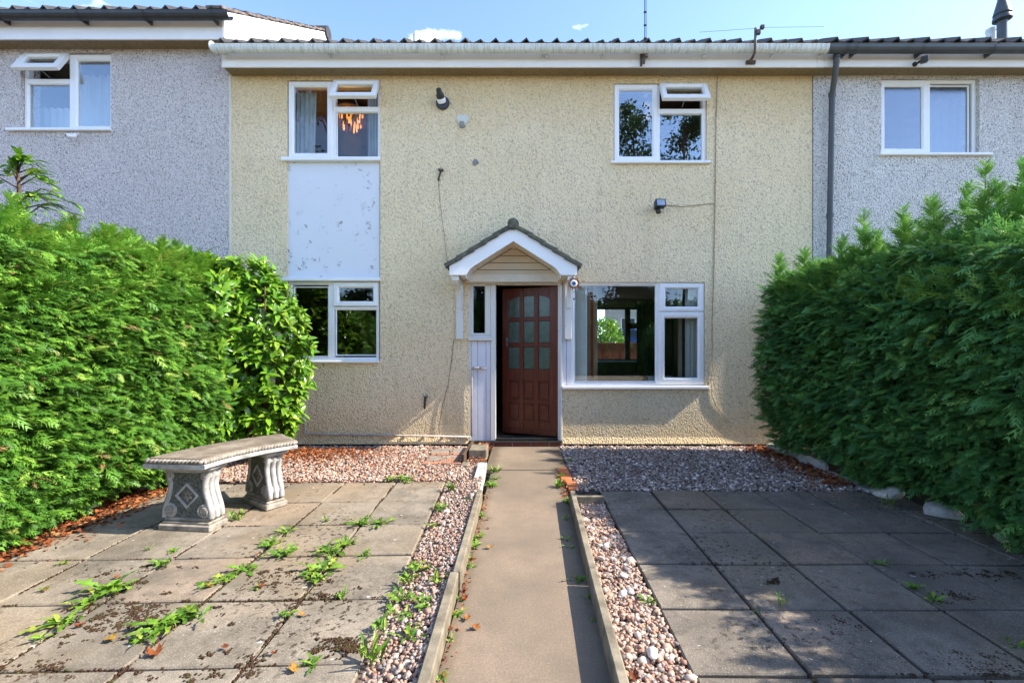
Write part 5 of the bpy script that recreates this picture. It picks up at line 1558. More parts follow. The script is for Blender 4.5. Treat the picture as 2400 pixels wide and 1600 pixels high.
def hedge(name, label, sgn, xface, y0, y1, ztop, mat, n_face, n_top, leaders, foot, tip_bias, trunks, dens_y=None):
    """sgn: direction the visible face looks in x; xface(y,z), ztop(y) describe its surface"""
    root = empty(name, (xface(np.array([3.5]), np.array([.1]))[0] - sgn * .6, 3.5, 0)); tag(root, label, 'hedge')
    G = [[] for _ in SPRAYS]
    def addg(pos, ax, nr, s_, tint):
        k = rng.integers(0, len(SPRAYS), len(pos))
        for i in range(len(SPRAYS)):
            m = k == i
            G[i].append((pos[m], ax[m], nr[m], s_[m], tint[m]))
    # face
    n = n_face
    y_ = y0 + (y1 - y0) * (rng.random(n) if dens_y is None else dens_y(n))
    zt_ = ztop(y_)
    z_ = foot(y_) + (zt_ - foot(y_)) * rng.random(n)
    hole = noise2(y_ * 9, z_ * 10, 33) < -.30
    keep = ~hole | (rng.random(n) < .22)
    y_, z_ = y_[keep], z_[keep]; n = len(y_)
    depth = rng.random(n) ** 1.6 * .26
    lump = noise2(y_ * 2.2, z_ * 2.4, 5) * .11 + noise2(y_ * 7, z_ * 7.5, 15) * .055
    x_ = xface(y_, z_) + sgn * (lump - depth)
    pos = np.stack([x_, y_, z_], 1)
    ax = np.stack([np.full(n, sgn * 1.0), rng.normal(-.25, .50, n), rng.normal(-.05, .42, n)], 1)
    nr = np.stack([rng.normal(0, .45, n) + sgn * .35, rng.normal(0, .45, n), np.full(n, 1.0)], 1)
    s_ = rng.uniform(.045, .115, n) * (1 + .6 * (rng.random(n) < .10))
    tint = np.clip(rng.normal(.45, .24, n), 0, .97)
    tint = np.clip(tint + noise2(y_ * 1.1, z_ * 1.3, 21) * .16, 0, .97); tint[rng.random(n) < .010] = 1.0
    addg(pos, ax, nr, s_, tint)
    # top and shoulders
    n = n_top
    y_ = y0 + (y1 - y0) * (rng.random(n) if dens_y is None else dens_y(n)); w_ = rng.random(n) ** .8 * .9
    zt_ = ztop(y_) - .30 * np.maximum(0, .12 - w_) / .12 + noise2(y_ * 3, w_ * 4, 9) * .10
    x_ = xface(y_, zt_) - sgn * w_
    pos = np.stack([x_, y_, zt_ - rng.random(n) * .18], 1)
    ax = np.stack([rng.normal(sgn * .5, .5, n), rng.normal(-.1, .5, n), rng.uniform(.1, 1.3, n)], 1)
    nr = np.stack([rng.normal(0, .6, n), rng.normal(0, .6, n), np.full(n, .8)], 1)
    s_ = rng.uniform(.08, .20, n)
    addg(pos, ax, nr, s_, np.clip(rng.normal(.68 + tip_bias, .17, n), 0, .97))
    # far shoulder, the side away from the garden
    n = n_face // 7
    y_ = rng.uniform(y0, y1, n); z_ = foot(y_) + (ztop(y_) - foot(y_)) * rng.random(n)
    pos = np.stack([xface(y_, z_) - sgn * (.95 + rng.random(n) * .15), y_, z_], 1)
    addg(pos, np.stack([np.full(n, -sgn * 1.0), rng.normal(0, .5, n), rng.normal(.1, .4, n)], 1), np.stack([rng.normal(0, .4, n), rng.normal(0, .4, n), np.full(n, 1.0)], 1), rng.uniform(.14, .24, n), np.clip(rng.normal(.4, .2, n), 0, .97))
    # the end that stops short of the house wall
    n = n_face // 8
    w_ = rng.random(n) * .95; z_ = .15 + (ztop(np.full(n, y1)) - .15) * rng.random(n)
    pos = np.stack([xface(np.full(n, y1), z_) - sgn * w_, y1 + rng.uniform(-.1, .1, n) + noise2(w_ * 4, z_ * 2, 3) * .08, z_], 1)
    addg(pos, np.stack([rng.normal(sgn * .4, .5, n), np.full(n, 1.0), rng.normal(.1, .4, n)], 1), np.stack([rng.normal(0, .4, n), rng.normal(0, .4, n), np.full(n, 1.0)], 1), rng.uniform(.10, .18, n), np.clip(rng.normal(.5, .2, n), 0, .97))
    # leaders: upright shoots
    stems = MB()
    for (lx, ly, lz, hgt) in leaders:
        lean = Vector((U(-.12, .12), U(-.12, .12), 1)).normalized()
        m = int(22 + hgt * 110)
        t = np.sort(rng.random(m)); a = rng.uniform(0, 6.28, m)
        base = np.array([lx, ly, lz])
        pos = base + np.outer(t * hgt, np.array(lean))
        up = .55 + t * .9
        ax = np.stack([np.cos(a), np.sin(a), up], 1)
        nr = np.stack([-np.cos(a) * .6 + rng.normal(0, .3, m), -np.sin(a) * .6 + rng.normal(0, .3, m), np.full(m, .8)], 1)
        s_ = (.06 + .19 * (1 - t) ** .8) * rng.uniform(.8, 1.2, m)
        addg(pos, ax, nr, s_, np.clip(rng.normal(.72 + tip_bias, .14, m), 0, .97))
        stems.tube([base - np.array([0, 0, .35]), base + np.array(lean) * hgt * .5, base + np.array(lean) * hgt], [.009, .005, .0015], 5)
    groups = []
    for i in range(len(SPRAYS)):
        cat_ = [np.concatenate([g_[k] for g_ in G[i]]) for k in range(5)]
        groups.append((SPRAYS[i], *cat_))
    foliage('foliage', groups, mat, root)
    if stems.v: stems.build('stem', M['bark'], root, smooth=True)
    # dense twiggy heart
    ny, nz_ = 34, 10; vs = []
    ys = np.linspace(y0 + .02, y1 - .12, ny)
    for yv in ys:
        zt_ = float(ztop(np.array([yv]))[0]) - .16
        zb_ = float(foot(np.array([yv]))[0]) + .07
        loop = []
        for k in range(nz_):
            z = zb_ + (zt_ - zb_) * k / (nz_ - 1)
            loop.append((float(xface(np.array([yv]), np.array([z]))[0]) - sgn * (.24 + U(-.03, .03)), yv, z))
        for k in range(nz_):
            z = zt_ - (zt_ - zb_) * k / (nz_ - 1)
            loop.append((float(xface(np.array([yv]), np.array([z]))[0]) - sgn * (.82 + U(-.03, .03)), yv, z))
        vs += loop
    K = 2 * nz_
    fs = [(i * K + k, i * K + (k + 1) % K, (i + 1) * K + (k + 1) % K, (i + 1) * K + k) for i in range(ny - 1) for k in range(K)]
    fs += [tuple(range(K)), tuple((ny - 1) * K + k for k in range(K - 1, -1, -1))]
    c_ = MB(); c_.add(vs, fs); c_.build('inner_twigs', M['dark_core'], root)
    for ty in trunks:
        tx = float(xface(np.array([ty]), np.array([.2]))[0]) - sgn * .42
        b = MB(); b.tube([(tx, ty, -.05), (tx + U(-.03, .03), ty + U(-.03, .03), .7), (tx, ty, 1.5)], [.055, .045, .02], 8); b.build('trunk', M['bark'], root, smooth=True)
    return root

# left hedge, sunlit
def lx(y_, z_): return -3.13 + .16 * np.sin(np.clip(z_ / 2.1, 0, 1) * np.pi) - .06 * z_ + .02 * np.sin(y_ * 2.1) - np.clip(.35 - z_, 0, .35) * .55 + np.clip(2.9 - y_, 0, .5) * .16 * (z_ < .6)
def lt(y_): return 1.93 + .05 * np.sin(y_ * 2.3) + .05 * np.sin(y_ * 5.1 + 1) + .05 * (y_ - 3)
def lfoot(y_): return np.where(y_ < 3.0, .03, .06 + .07 * np.sin(y_ * 3) ** 2)
bias = lambda a, b_, lo, hi, share: (lambda n: np.where(rng.random(n) < share, rng.uniform((a - lo) / (hi - lo), (b_ - lo) / (hi - lo), n), rng.uniform(0, 1, n)))
lead_l = [(-3.6 + U(-.15, .25), U(3.5, 5.1), 1.84, U(.22, .44)) for _ in range(70)] + [(-3.55 + U(-.15, .25), U(2.5, 3.5), 1.84, U(.12, .26)) for _ in range(30)] + [(-3.75, 3.35, 1.95, .42), (-3.55, 4.15, 1.95, .36), (-3.5, 3.9, 1.95, .26), (-3.5, 3.02, 1.9, .26)]
hedge('conifer_hedge', 'bright green clipped conifer hedge on the left behind the stone bench', 1, lx, .7, 5.2, lt, M['leyland'], 26500, 8500, lead_l, lfoot, .05, (3.0, 3.7, 4.4), bias(2.5, 5.2, .7, 5.2, .82))
# right hedge, its near face in shade
def rx_(y_, z_): return 3.06 - .30 * np.sin(np.clip((z_ - .1) / 2.2, 0, 1) * np.pi) ** .8 + .05 * z_ + .03 * np.sin(y_ * 1.9 + 1) - np.clip(y_ - 4.6, 0, .8) * .10
def rt(y_): return 2.06 + .05 * np.sin(y_ * 1.3 + .4) + .04 * np.sin(y_ * 5.7) - .12 * np.clip(y_ - 4.4, 0, 1) - .55 * np.clip(3.0 - y_, 0, .75)
def rfoot(y_): return .06 + .10 * np.sin(y_ * 2.3) ** 2
lead_r = [(3.30 + U(-.2, .25), U(3.0, 5.2), 1.86, U(.14, .30)) for _ in range(70)]
for u, v_, X_ in ((2388, 372, 3.45), (2306, 390, 3.45), (2345, 430, 3.5), (2260, 440, 3.5), (2122, 492, 3.3), (2160, 520, 3.4), (2025, 488, 3.2), (2075, 540, 3.3), (1888, 585, 3.0), (1826, 595, 2.95), (1960, 560, 3.1), (2220, 450, 3.4), (2290, 470, 3.6), (2395, 450, 3.55), (2330, 500, 3.35), (1850, 640, 2.95), (1920, 620, 3.0), (2190, 480, 3.35)):
    Y_ = X_ * F / (u - 1228.0); zt_ = fz(v_, Y_)
    lead_r.append((X_, Y_, 1.80, zt_ - 1.80))
hedge('conifer_hedge', 'dark green conifer hedge in shade on the right with shaggy upright shoots', -1, rx_, .5, 5.25, rt, M['leyland_dark'], 26500, 8500, lead_r, rfoot, .08, (2.9, 3.6, 4.4, 5.0), bias(2.3, 5.25, .5, 5.25, .82))

# ------------------------------------------------------------------ laurel
def leaf_template(wid=.19, n=6, fold=.35, arch=.25):
    vs = []
    for i in range(n + 1):
        t = i / n
        w_ = wid * math.sin(math.pi * min(1, t * .93 + .05)) ** .75 if 0 < i < n else .012
        z0 = -arch * t * t
        vs += [(t, -w_, z0 + w_ * fold), (t, 0, z0), (t, w_, z0 + w_ * fold)]
    fs = []
    for i in range(n):
        a = i * 3
        fs += [(a, a + 3, a + 4, a + 1), (a + 1, a + 4, a + 5, a + 2)]
    return np.array(vs), np.array(fs)
LAUREL = leaf_template()
lau = empty('laurel_bush', (-2.85, 5.02, 0)); tag(lau, 'glossy yellow-green laurel bush against the cream wall at the end of the hedge', 'shrub')
def laurel_pts(n_sh):
    pos, ax, nr = [], [], []
    for _ in range(n_sh):
        # shoot tips on a lumpy upright ellipsoid
        a, h = U(0, 6.28), U(0, 1)
        z = .30 + h * 1.92
        rad = .55 * (math.sin(math.pi * min(1, .16 + h * .74)) ** .6) * U(.80, 1.08)
        cxx = -2.96 - (.65 * max(0, h - .66))
        dirv = Vector((math.cos(a), math.sin(a) * .85, 0))
        tip = Vector((cxx + dirv.x * rad * 1.02, min(5.06 + dirv.y * rad * .80, 5.70), z))
        out = (Vector((dirv.x, dirv.y, .55 + .8 * (h > .8))) + Vector((U(-.3, .3), U(-.3, .3), U(-.2, .3)))).normalized()
        for k in range(random.randint(6, 9)):
            th_ = k * 2.4 + U(-.3, .3)
            e1 = out.orthogonal().normalized(); e2 = out.cross(e1)
            d_ = (out * U(.35, 1.0) + (e1 * math.cos(th_) + e2 * math.sin(th_)) * .8).normalized()
            d_.z -= .12
            pos.append(tip - out * U(0, .09)); ax.append(d_); nr.append(out + Vector((0, 0, .5)))
    return np.array(pos), np.array(ax), np.array(nr)
p_, a_, n_ = laurel_pts(620)
# extra along the top, merging into the hedge
p2, a2, n2 = [], [], []
for _ in range(150):
    tip = Vector((U(-3.7, -2.95), U(4.75, 5.3), 0)); tip.z = 1.97 + .14 * math.sin(tip.x * 5) + U(-.1, .16)
    out = Vector((U(-.2, .5), U(-.5, .2), 1)).normalized()
    for k in range(6):
        th_ = k * 2.4; e1 = out.orthogonal().normalized(); e2 = out.cross(e1)
        d_ = (out * U(.3, .9) + (e1 * math.cos(th_) + e2 * math.sin(th_)) * .8).normalized()
        p2.append(tip - out * U(0, .08)); a2.append(d_); n2.append(out)
for _ in range(70):
    tip = Vector((U(-3.12, -2.92), U(4.45, 5.0), U(.35, 2.0)))
    out = Vector((1, U(-.7, .1), U(-.1, .7))).normalized()
    for k in range(7):
        th_ = k * 2.4; e1 = out.orthogonal().normalized(); e2 = out.cross(e1)
        d_ = (out * U(.3, .9) + (e1 * math.cos(th_) + e2 * math.sin(th_)) * .8).normalized()
        p2.append(tip - out * U(0, .08)); a2.append(d_); n2.append(out)
p_ = np.concatenate([p_, np.array(p2)]); a_ = np.concatenate([a_, np.array(a2)]); n_ = np.concatenate([n_, np.array(n2)])
s_ = rng.uniform(.075, .145, len(p_))
# the 300 leaves that show largest become single leaves
score = (p_[:, 0] * .8 - p_[:, 1] * .9) + a_[:, 0] * .05 + rng.normal(0, .08, len(p_)) - np.where(p_[:, 0] < -3.2, 3, 0)
order = np.argsort(-score); top, rest = order[:300], order[300:]
foliage('foliage', [(LAUREL, p_[rest], a_[rest], n_[rest], s_[rest], np.clip(rng.normal(.5, .22, len(rest)), 0, 1))], M['laurel'], lau, True)
lme = np_mesh('leaf', LAUREL[0], LAUREL[1], M['laurel_leaf'], True)
def orient(ax, nr):
    ax = Vector(ax).normalized(); y_ = Vector(nr).cross(ax).normalized(); z = ax.cross(y_)
    return Matrix((ax, y_, z)).transposed().to_euler()
for i in top: place('leaf', lme, p_[i], orient(a_[i], n_[i]), lau, float(s_[i]))
b = MB()
for k in range(7):
    a = k * .9; b.tube([(-2.88 + .05 * math.cos(a), 5.02 + .05 * math.sin(a), -.03), (-2.9 + .2 * math.cos(a), 5.02 + .16 * math.sin(a), .9), (-2.95 + .36 * math.cos(a), 5.02 + .28 * math.sin(a), 1.9)], [.022, .016, .006], 6)
b.build('stem', M['bark'], lau, smooth=True)
# ------------------------------------------------------------------ young tree behind the left hedge
yt = empty('young_tree', (-4.02, 3.62, 0)); tag(yt, 'slender young tree with long leaves rising behind the left hedge', 'tree')
b = MB(); b.tube([(-4.02, 3.62, 0), (-4.02, 3.62, 1.6), (-4.0, 3.62, 2.5), (-4.01, 3.62, 2.74)], [.022, .018, .014, .004], 6); b.build('trunk', M['bark'], yt, smooth=True)
SL = leaf_template(.16, 4, .2, .3)
pp, aa, nn = [], [], []
br_ = MB()
for k in range(30):
    z = U(2.12, 2.70); a = U(-1.2, 1.0) if k % 4 else U(1.6, 4.4); L2 = U(.25, .60) * (1.15 - (z - 2.0))
    e = Vector((math.cos(a) * L2, math.sin(a) * L2 * .6, U(.02, .12)))
    s0 = Vector((-4.01, 3.62, z))
    mid = s0 + e * .55 + Vector((0, 0, .05)); end = s0 + e + Vector((0, 0, -.05))
    br_.tube([s0, mid, end], [.006, .004, .002], 5)
    for j in range(11):
        t = .25 + .75 * j / 10
        q = s0.lerp(mid, t / .55) if t < .55 else mid.lerp(end, (t - .55) / .45)
        pp.append(q); aa.append(e.normalized() + Vector((U(-.5, .5), U(-.5, .5), U(-.6, .1)))); nn.append(Vector((U(-.4, .4), U(-.4, .4), 1)))
br_.build('branch', M['bark'], yt, smooth=True)
pp, aa, nn = np.array(pp), np.array(aa), np.array(nn)
foliage('crown', [(SL, pp, aa, nn, rng.uniform(.06, .11, len(pp)), np.clip(rng.normal(.5, .25, len(pp)), 0, 1))], M['laurel'], yt, True)

# ------------------------------------------------------------------ weeds
def weed_leaf(seed, lobes=True, slim=False, wide=.13):
    r_ = random.Random(seed); n = 8; vs = []
    for i in range(n + 1):
        t = i / n
        w_ = (.045 if slim else wide) * (math.sin(math.pi * min(1, .12 + .86 * t)) ** .8) * (.35 + .65 * min(1, t * 1.6))
        if lobes and not slim: w_ *= (1.5 if i % 2 else .45) * r_.uniform(.8, 1.2)
        if i == n: w_ = .006
        z = .42 * t * (1 - t) + .04 * t
        sh = -.05 if (lobes and i % 2) else 0
        vs += [(t + sh, -w_, z + w_ * .3), (t, 0, z), (t + sh, w_, z + w_ * .3)]
    fs = []
    for i in range(n):
        a = i * 3; fs += [(a, a + 3, a + 4, a + 1), (a + 1, a + 4, a + 5, a + 2)]
    return np_mesh('leaf', np.array(vs), np.array(fs), M['weed'], True)
WL = [weed_leaf(1), weed_leaf(2, True, False, .17), weed_leaf(3, False, False, .12)]
GL = weed_leaf(4, False, True)
def weed(x_, y_, size, label, group, n=12, kind=0, z=0.0, flat=False):
    o = empty('weed', (x_, y_, z)); tag(o, label, 'weed', group)
    a0 = U(0, 6.28)
    n = int(n * (1.55 if kind != 2 else 1.3)); size *= .88
    for k in range(n):
        me = GL if kind == 2 else (WL[2] if kind == 1 else random.choice(WL[:2] + [WL[2]]))
        el = U(.05, .5) if not flat else U(.0, .25)
        if kind == 2: el = U(.5, 1.2)
        if kind == 1: el = U(.5, 1.0)
        c = place('leaf', me, (x_ + random.gauss(0, size * .22), y_ + random.gauss(0, size * .16), z), (U(-.5, .5), -el, a0 + k * 2.4 + U(-.25, .25)), o, (size * U(.4, 1.2), size * U(.5, 1.25), size * U(.6, 1.3)))
    return o
ORD = ['first', 'second', 'third', 'fourth', 'fifth', 'sixth', 'seventh', 'eighth', 'ninth', 'tenth', 'eleventh', 'twelfth', 'thirteenth', 'fourteenth', 'fifteenth', 'sixteenth', 'seventeenth', 'eighteenth', 'nineteenth', 'twentieth', 'twenty-first', 'twenty-second', 'twenty-third', 'twenty-fourth', 'twenty-fifth', 'twenty-sixth', 'twenty-seventh', 'twenty-eighth', 'twenty-ninth', 'thirtieth', 'thirty-first', 'thirty-second']
# left patio joints (surveyed u, v, leaf length m, leaves, kind)
LW = [(557, 1216, .085, 16, 1), (763, 1222, .05, 9, 1), (668, 1248, .075, 11, 0), (842, 1229, .10, 14, 0), (893, 1227, .10, 13, 0), (860, 1212, .05, 7, 0), (633, 1278, .10, 14, 0), (663, 1300, .115, 15, 0), (808, 1278, .10, 15, 0), (778, 1297, .115, 15, 0), (752, 1335, .13, 15, 0), (740, 1360, .10, 13, 0), (855, 1303, .07, 8, 0), (406, 1293, .06, 9, 0), (346, 1290, .05, 6, 1), (383, 1322, .095, 12, 0),
      (575, 1338, .09, 12, 0), (535, 1352, .075, 10, 0), (505, 1370, .085, 10, 0), (255, 1388, .145, 17, 0), (196, 1420, .08, 8, 0), (146, 1462, .115, 13, 0), (94, 1497, .06, 6, 0), (383, 1472, .125, 16, 0), (442, 1450, .12, 14, 0), (332, 1503, .10, 9, 0), (795, 1403, .065, 10, 1), (670, 1443, .07, 8, 0), (731, 1556, .065, 8, 0), (149, 1322, .055, 7, 0), (106, 1380, .05, 5, 0), (608, 1378, .05, 6, 0)]
for k, (u, v_, s_, n, kd) in enumerate(sorted(LW, key=lambda t: -t[1])):
    x_, y_ = gp(u, v_)
    size_ = 'large lobed' if s_ > .11 else ('small' if s_ < .066 else 'lobed')
    weed(x_, y_, s_, f'{size_} green weed in the left patio joints, {ORD[k]} nearest the camera', 'weeds in the left patio joints', n, kd)
EDGE = [(952, 1127, .11, 12, 0), (914, 1127, .09, 9, 0)]
weed(*gp(952, 1127), .12, 'broad weed between left patio and gravel, nearest the path', 'weeds along the left gravel edge', 12, 0); weed(*gp(914, 1127), .10, 'weed between left patio and gravel, farther from the path', 'weeds along the left gravel edge', 9, 0)
SW = [(1058, 1151, .085, 16, 1), (1030, 1195, .085, 13, 0), (1099, 1184, .07, 10, 0), (1014, 1237, .06, 9, 0), (972, 1337, .085, 14, 0), (953, 1371, .085, 13, 1), (938, 1409, .08, 12, 0), (1022, 1386, .085, 11, 1), (892, 1482, .09, 9, 1), (1003, 1440, .085, 11, 0), (965, 1513, .09, 9, 0), (868, 1562, .12, 10, 1), (985, 1420, .07, 9, 0), (1000, 1345, .06, 8, 0), (950, 1455, .06, 8, 0), (990, 1490, .06, 7, 0), (918, 1440, .06, 7, 0)]
for k, (u, v_, s_, n, kd) in enumerate(sorted(SW, key=lambda t: -t[1])):
    xx_, yy_ = gp(u, v_); weed(xx_, yy_, s_, f'green weed in the left pebble strip, {ORD[k]} nearest the camera', 'weeds in the left pebble strip', n, kd, z=max(0, min(.05, (xx_ + .70) * .16)))
PW = [(1160, 1107, .10, 15, 1), (1150, 1140, .095, 14, 0), (1162, 1122, .07, 9, 0), (1125, 1210, .06, 8, 0), (1118, 1262, .075, 12, 0), (1110, 1284, .07, 10, 0), (1095, 1329, .06, 9, 0), (1101, 1310, .045, 6, 0), (1070, 1442, .06, 9, 0), (1078, 1405, .04, 6, 0), (1022, 1589, .05, 7, 0), (1046, 1500, .035, 5, 0)]
for k, (u, v_, s_, n, kd) in enumerate(sorted(PW, key=lambda t: -t[1])):
    x_, y_ = gp(u, v_); weed(max(x_, -.318), y_, s_, f'weed at the foot of the left kerb, {ORD[k]} nearest the camera', 'weeds along the left kerb', n, kd)
RW = [(1309, 1142, .10, 15, 1), (1332, 1080, .08, 11, 0), (1318, 1118, .07, 10, 1), (1326, 1176, .07, 10, 0), (1326, 1218, .05, 5, 1), (1330, 1264, .05, 5, 0), (1334, 1284, .045, 5, 0), (1359, 1360, .06, 9, 0), (1380, 1400, .045, 6, 0), (1390, 1455, .03, 4, 0)]
for k, (u, v_, s_, n, kd) in enumerate(sorted(RW, key=lambda t: -t[1])):
    x_, y_ = gp(u, v_); weed(min(x_, .335) if v_ > 1150 else x_, y_, s_, f'weed at the foot of the right kerb, {ORD[k]} nearest the camera', 'weeds along the right kerb', n, kd)
for (u, v_, s_, n, kd, lb) in ((1833, 1418, .075, 12, 2, 'spiky grass tuft in the middle of the right patio'), (2062, 1322, .07, 8, 0, 'small weed high up a joint of the right patio'), (2142, 1379, .07, 8, 0, 'weed in the right patio joint beside the mossy slab'), (2189, 1407, .07, 8, 0, 'weed in the right patio joint just below the mossy slab'), (1777, 1437, .05, 6, 2, 'tiny grass tuft at a corner joint of the right patio'), (2081, 1184, .13, 16, 2, 'grass tuft beside the white broken stone under the right hedge'), (1524, 1411, .06, 9, 0, 'small weed at the slab edge of the right pebble strip'), (2385, 1515, .06, 6, 0, 'small weed at the far right edge of the patio')):
    weed(*gp(u, v_), s_, lb, 'weeds on the right patio', n, kd)

# ------------------------------------------------------------------ fallen leaves
def maple(seed):
    r_ = random.Random(seed); vs = [(0, 0, .0)]; k = 14
    for i in range(k):
        a = 2 * math.pi * i / k; rr = (1.0 if i % 2 == 0 else .62) * r_.uniform(.6, 1.1)
        vs.append((rr * math.cos(a), rr * .8 * math.sin(a), (.15 + .65 * abs(math.sin(a + seed)) + r_.uniform(-.15, .25)) * rr * rr))
    n = len(vs); vs += [(x, y_, z - .02) for x, y_, z in vs]
    fs = [(0, i + 1, (i + 1) % k + 1) for i in range(k)] + [(n, n + (i + 1) % k + 1, n + i + 1) for i in range(k)]
    b = MB(); b.add(vs, fs); return b.mesh('fallen_leaf', M['leaf_orange'], True)
ML = [maple(k) for k in range(6)]
FLv = [(46, 1303, .045, 'yellow-orange leaf lying at the left edge of the patio'), (106, 1386, .03, 'red-brown leaf in the joint left of the big weed'), (205, 1430, .035, 'rusty leaf beside the large weed on the left patio'), (190, 1470, .032, 'orange leaf right of the leftmost weed'), (259, 1503, .04, 'bright orange-red leaf on the mossy slab'), (365, 1535, .05, 'large golden leaf standing in the front joint of the left patio'), (526, 1521, .022, 'small yellow leaf near the bottom of the left patio'), (645, 1534, .028, 'brown leaf near the front of the pinkish slab'), (708, 1444, .025, 'rust leaf beside the upright weed on the left patio'), (688, 1574, .035, 'red leaf at the bottom edge of the left patio'), (272, 1356, .025, 'orange leaf on the slab above the large weed'), (614, 1378, .03, 'yellow leaf on the spotted slab of the left patio'), (488, 1377, .03, 'orange leaf at the corner joint of the left patio'),
       (1146, 1218, .025, 'small brown leaf on the path nearest the house'), (1147, 1286, .03, 'reddish curled leaf on the path by the kerb weeds'), (1113, 1314, .022, 'thin brown leaf against the left kerb'), (1088, 1355, .02, 'tiny red leaf against the left kerb'), (1091, 1406, .03, 'dark red leaf beside the left kerb weed'), (1096, 1453, .03, 'tan curled leaf on the path below the kerb weed'), (1114, 1474, .035, 'red-brown leaf lying out on the path'), (950, 1592, .035, 'yellow leaf on the pebbles at the bottom of the picture'), (1488, 1592, .04, 'red leaf on the pebbles at the near end of the right strip'), (970, 1490, .03, 'dark red leaf among the left pebbles'), (975, 1412, .032, 'orange leaf among the left pebbles beside the weeds'), (1052, 1480, .03, 'orange leaf at the foot of the left kerb'), (600, 1302, .022, 'brown leaf beside the weed right of the bench'), (585, 1168, .03, 'orange leaf at the back pedestal of the bench')]
for k, (u, v_, s_, lb) in enumerate(FLv):
    x_, y_ = gp(u, v_)
    tag(place('fallen_leaf', ML[k % 6], (x_, y_, .010), (U(-.25, .25), U(-.25, .25), U(0, 6.28)), None, s_ * .85), lb, 'leaf', 'fallen leaves')
# leaf litter along hedges and wall
LT = (np.array([(0, 0, 0), (.5, .32, .12), (1, 0, .05), (.5, -.32, .16)], float), np.array([(0, 1, 2, 3)]))
def litter(n, sampler, label, size=(.02, .05)):
    pos = sampler(n); ax = rng.normal(size=(n, 3)); ax[:, 2] *= .3; nr = rng.normal(size=(n, 3)) * .6 + np.array([0, 0, 1.0])
    co, fa_, idx = scatter(LT[0], LT[1], pos, ax, nr, rng.uniform(*size, n))
    me = np_mesh('leaf_litter', co, fa_, M['litter'], False, {'tint': np.clip(rng.normal(.5, .28, n), 0, 1)[idx]})
    o = bpy.data.objects.new('leaf_litter', me); COL.objects.link(o); return tag(o, label, 'leaf litter', kind='stuff')
litter(2600, lambda n: np.stack([-3.28 + rng.normal(0, .16, n), rng.uniform(2.5, 4.5, n), rng.uniform(.0, .02, n)], 1), 'rusty leaf litter under the left hedge')
litter(2400, lambda n: np.stack([-2.6 + np.abs(rng.normal(0, .45, n)) * rng.choice([-1, 1], n), 5.6 - np.abs(rng.normal(0, .33, n)), rng.uniform(.004, .03, n)], 1), 'red leaf litter in the gravel corner below the laurel')
litter(700, lambda n: np.stack([rng.uniform(-2.6, -.7, n), 4.9 + rng.normal(0, .4, n), rng.uniform(.008, .02, n)], 1), 'scattered rusty leaves over the left gravel', (.015, .035))
litter(1500, lambda n: np.stack([3.0 - np.abs(rng.normal(0, .16, n)), rng.uniform(4.1, 5.75, n), rng.uniform(.004, .03, n)], 1), 'rusty leaf litter along the right gravel edge')
litter(260, lambda n: np.stack([rng.uniform(-.60, -.42, n), rng.uniform(5.44, 5.72, n), rng.uniform(.0, .06, n)], 1), 'orange leaves heaped behind the concrete block', (.03, .05))
litter(120, lambda n: np.stack([rng.uniform(-.60, -.43, n), rng.uniform(4.95, 5.10, n), rng.uniform(.0, .03, n)], 1), 'red leaves in front of the concrete block', (.02, .04))
litter(110, lambda n: np.stack([rng.uniform(.30, .36, n) + .02, rng.uniform(3.8, 4.6, n), rng.uniform(.0, .02, n)], 1), 'rusty leaves along the right edge of the path', (.015, .03))
litter(160, lambda n: np.stack([-.325 + np.abs(rng.normal(0, .02, n)), rng.uniform(1.3, 4.4, n), rng.uniform(.0, .015, n)], 1), 'rusty crumbs of leaf along the left kerb', (.012, .03))
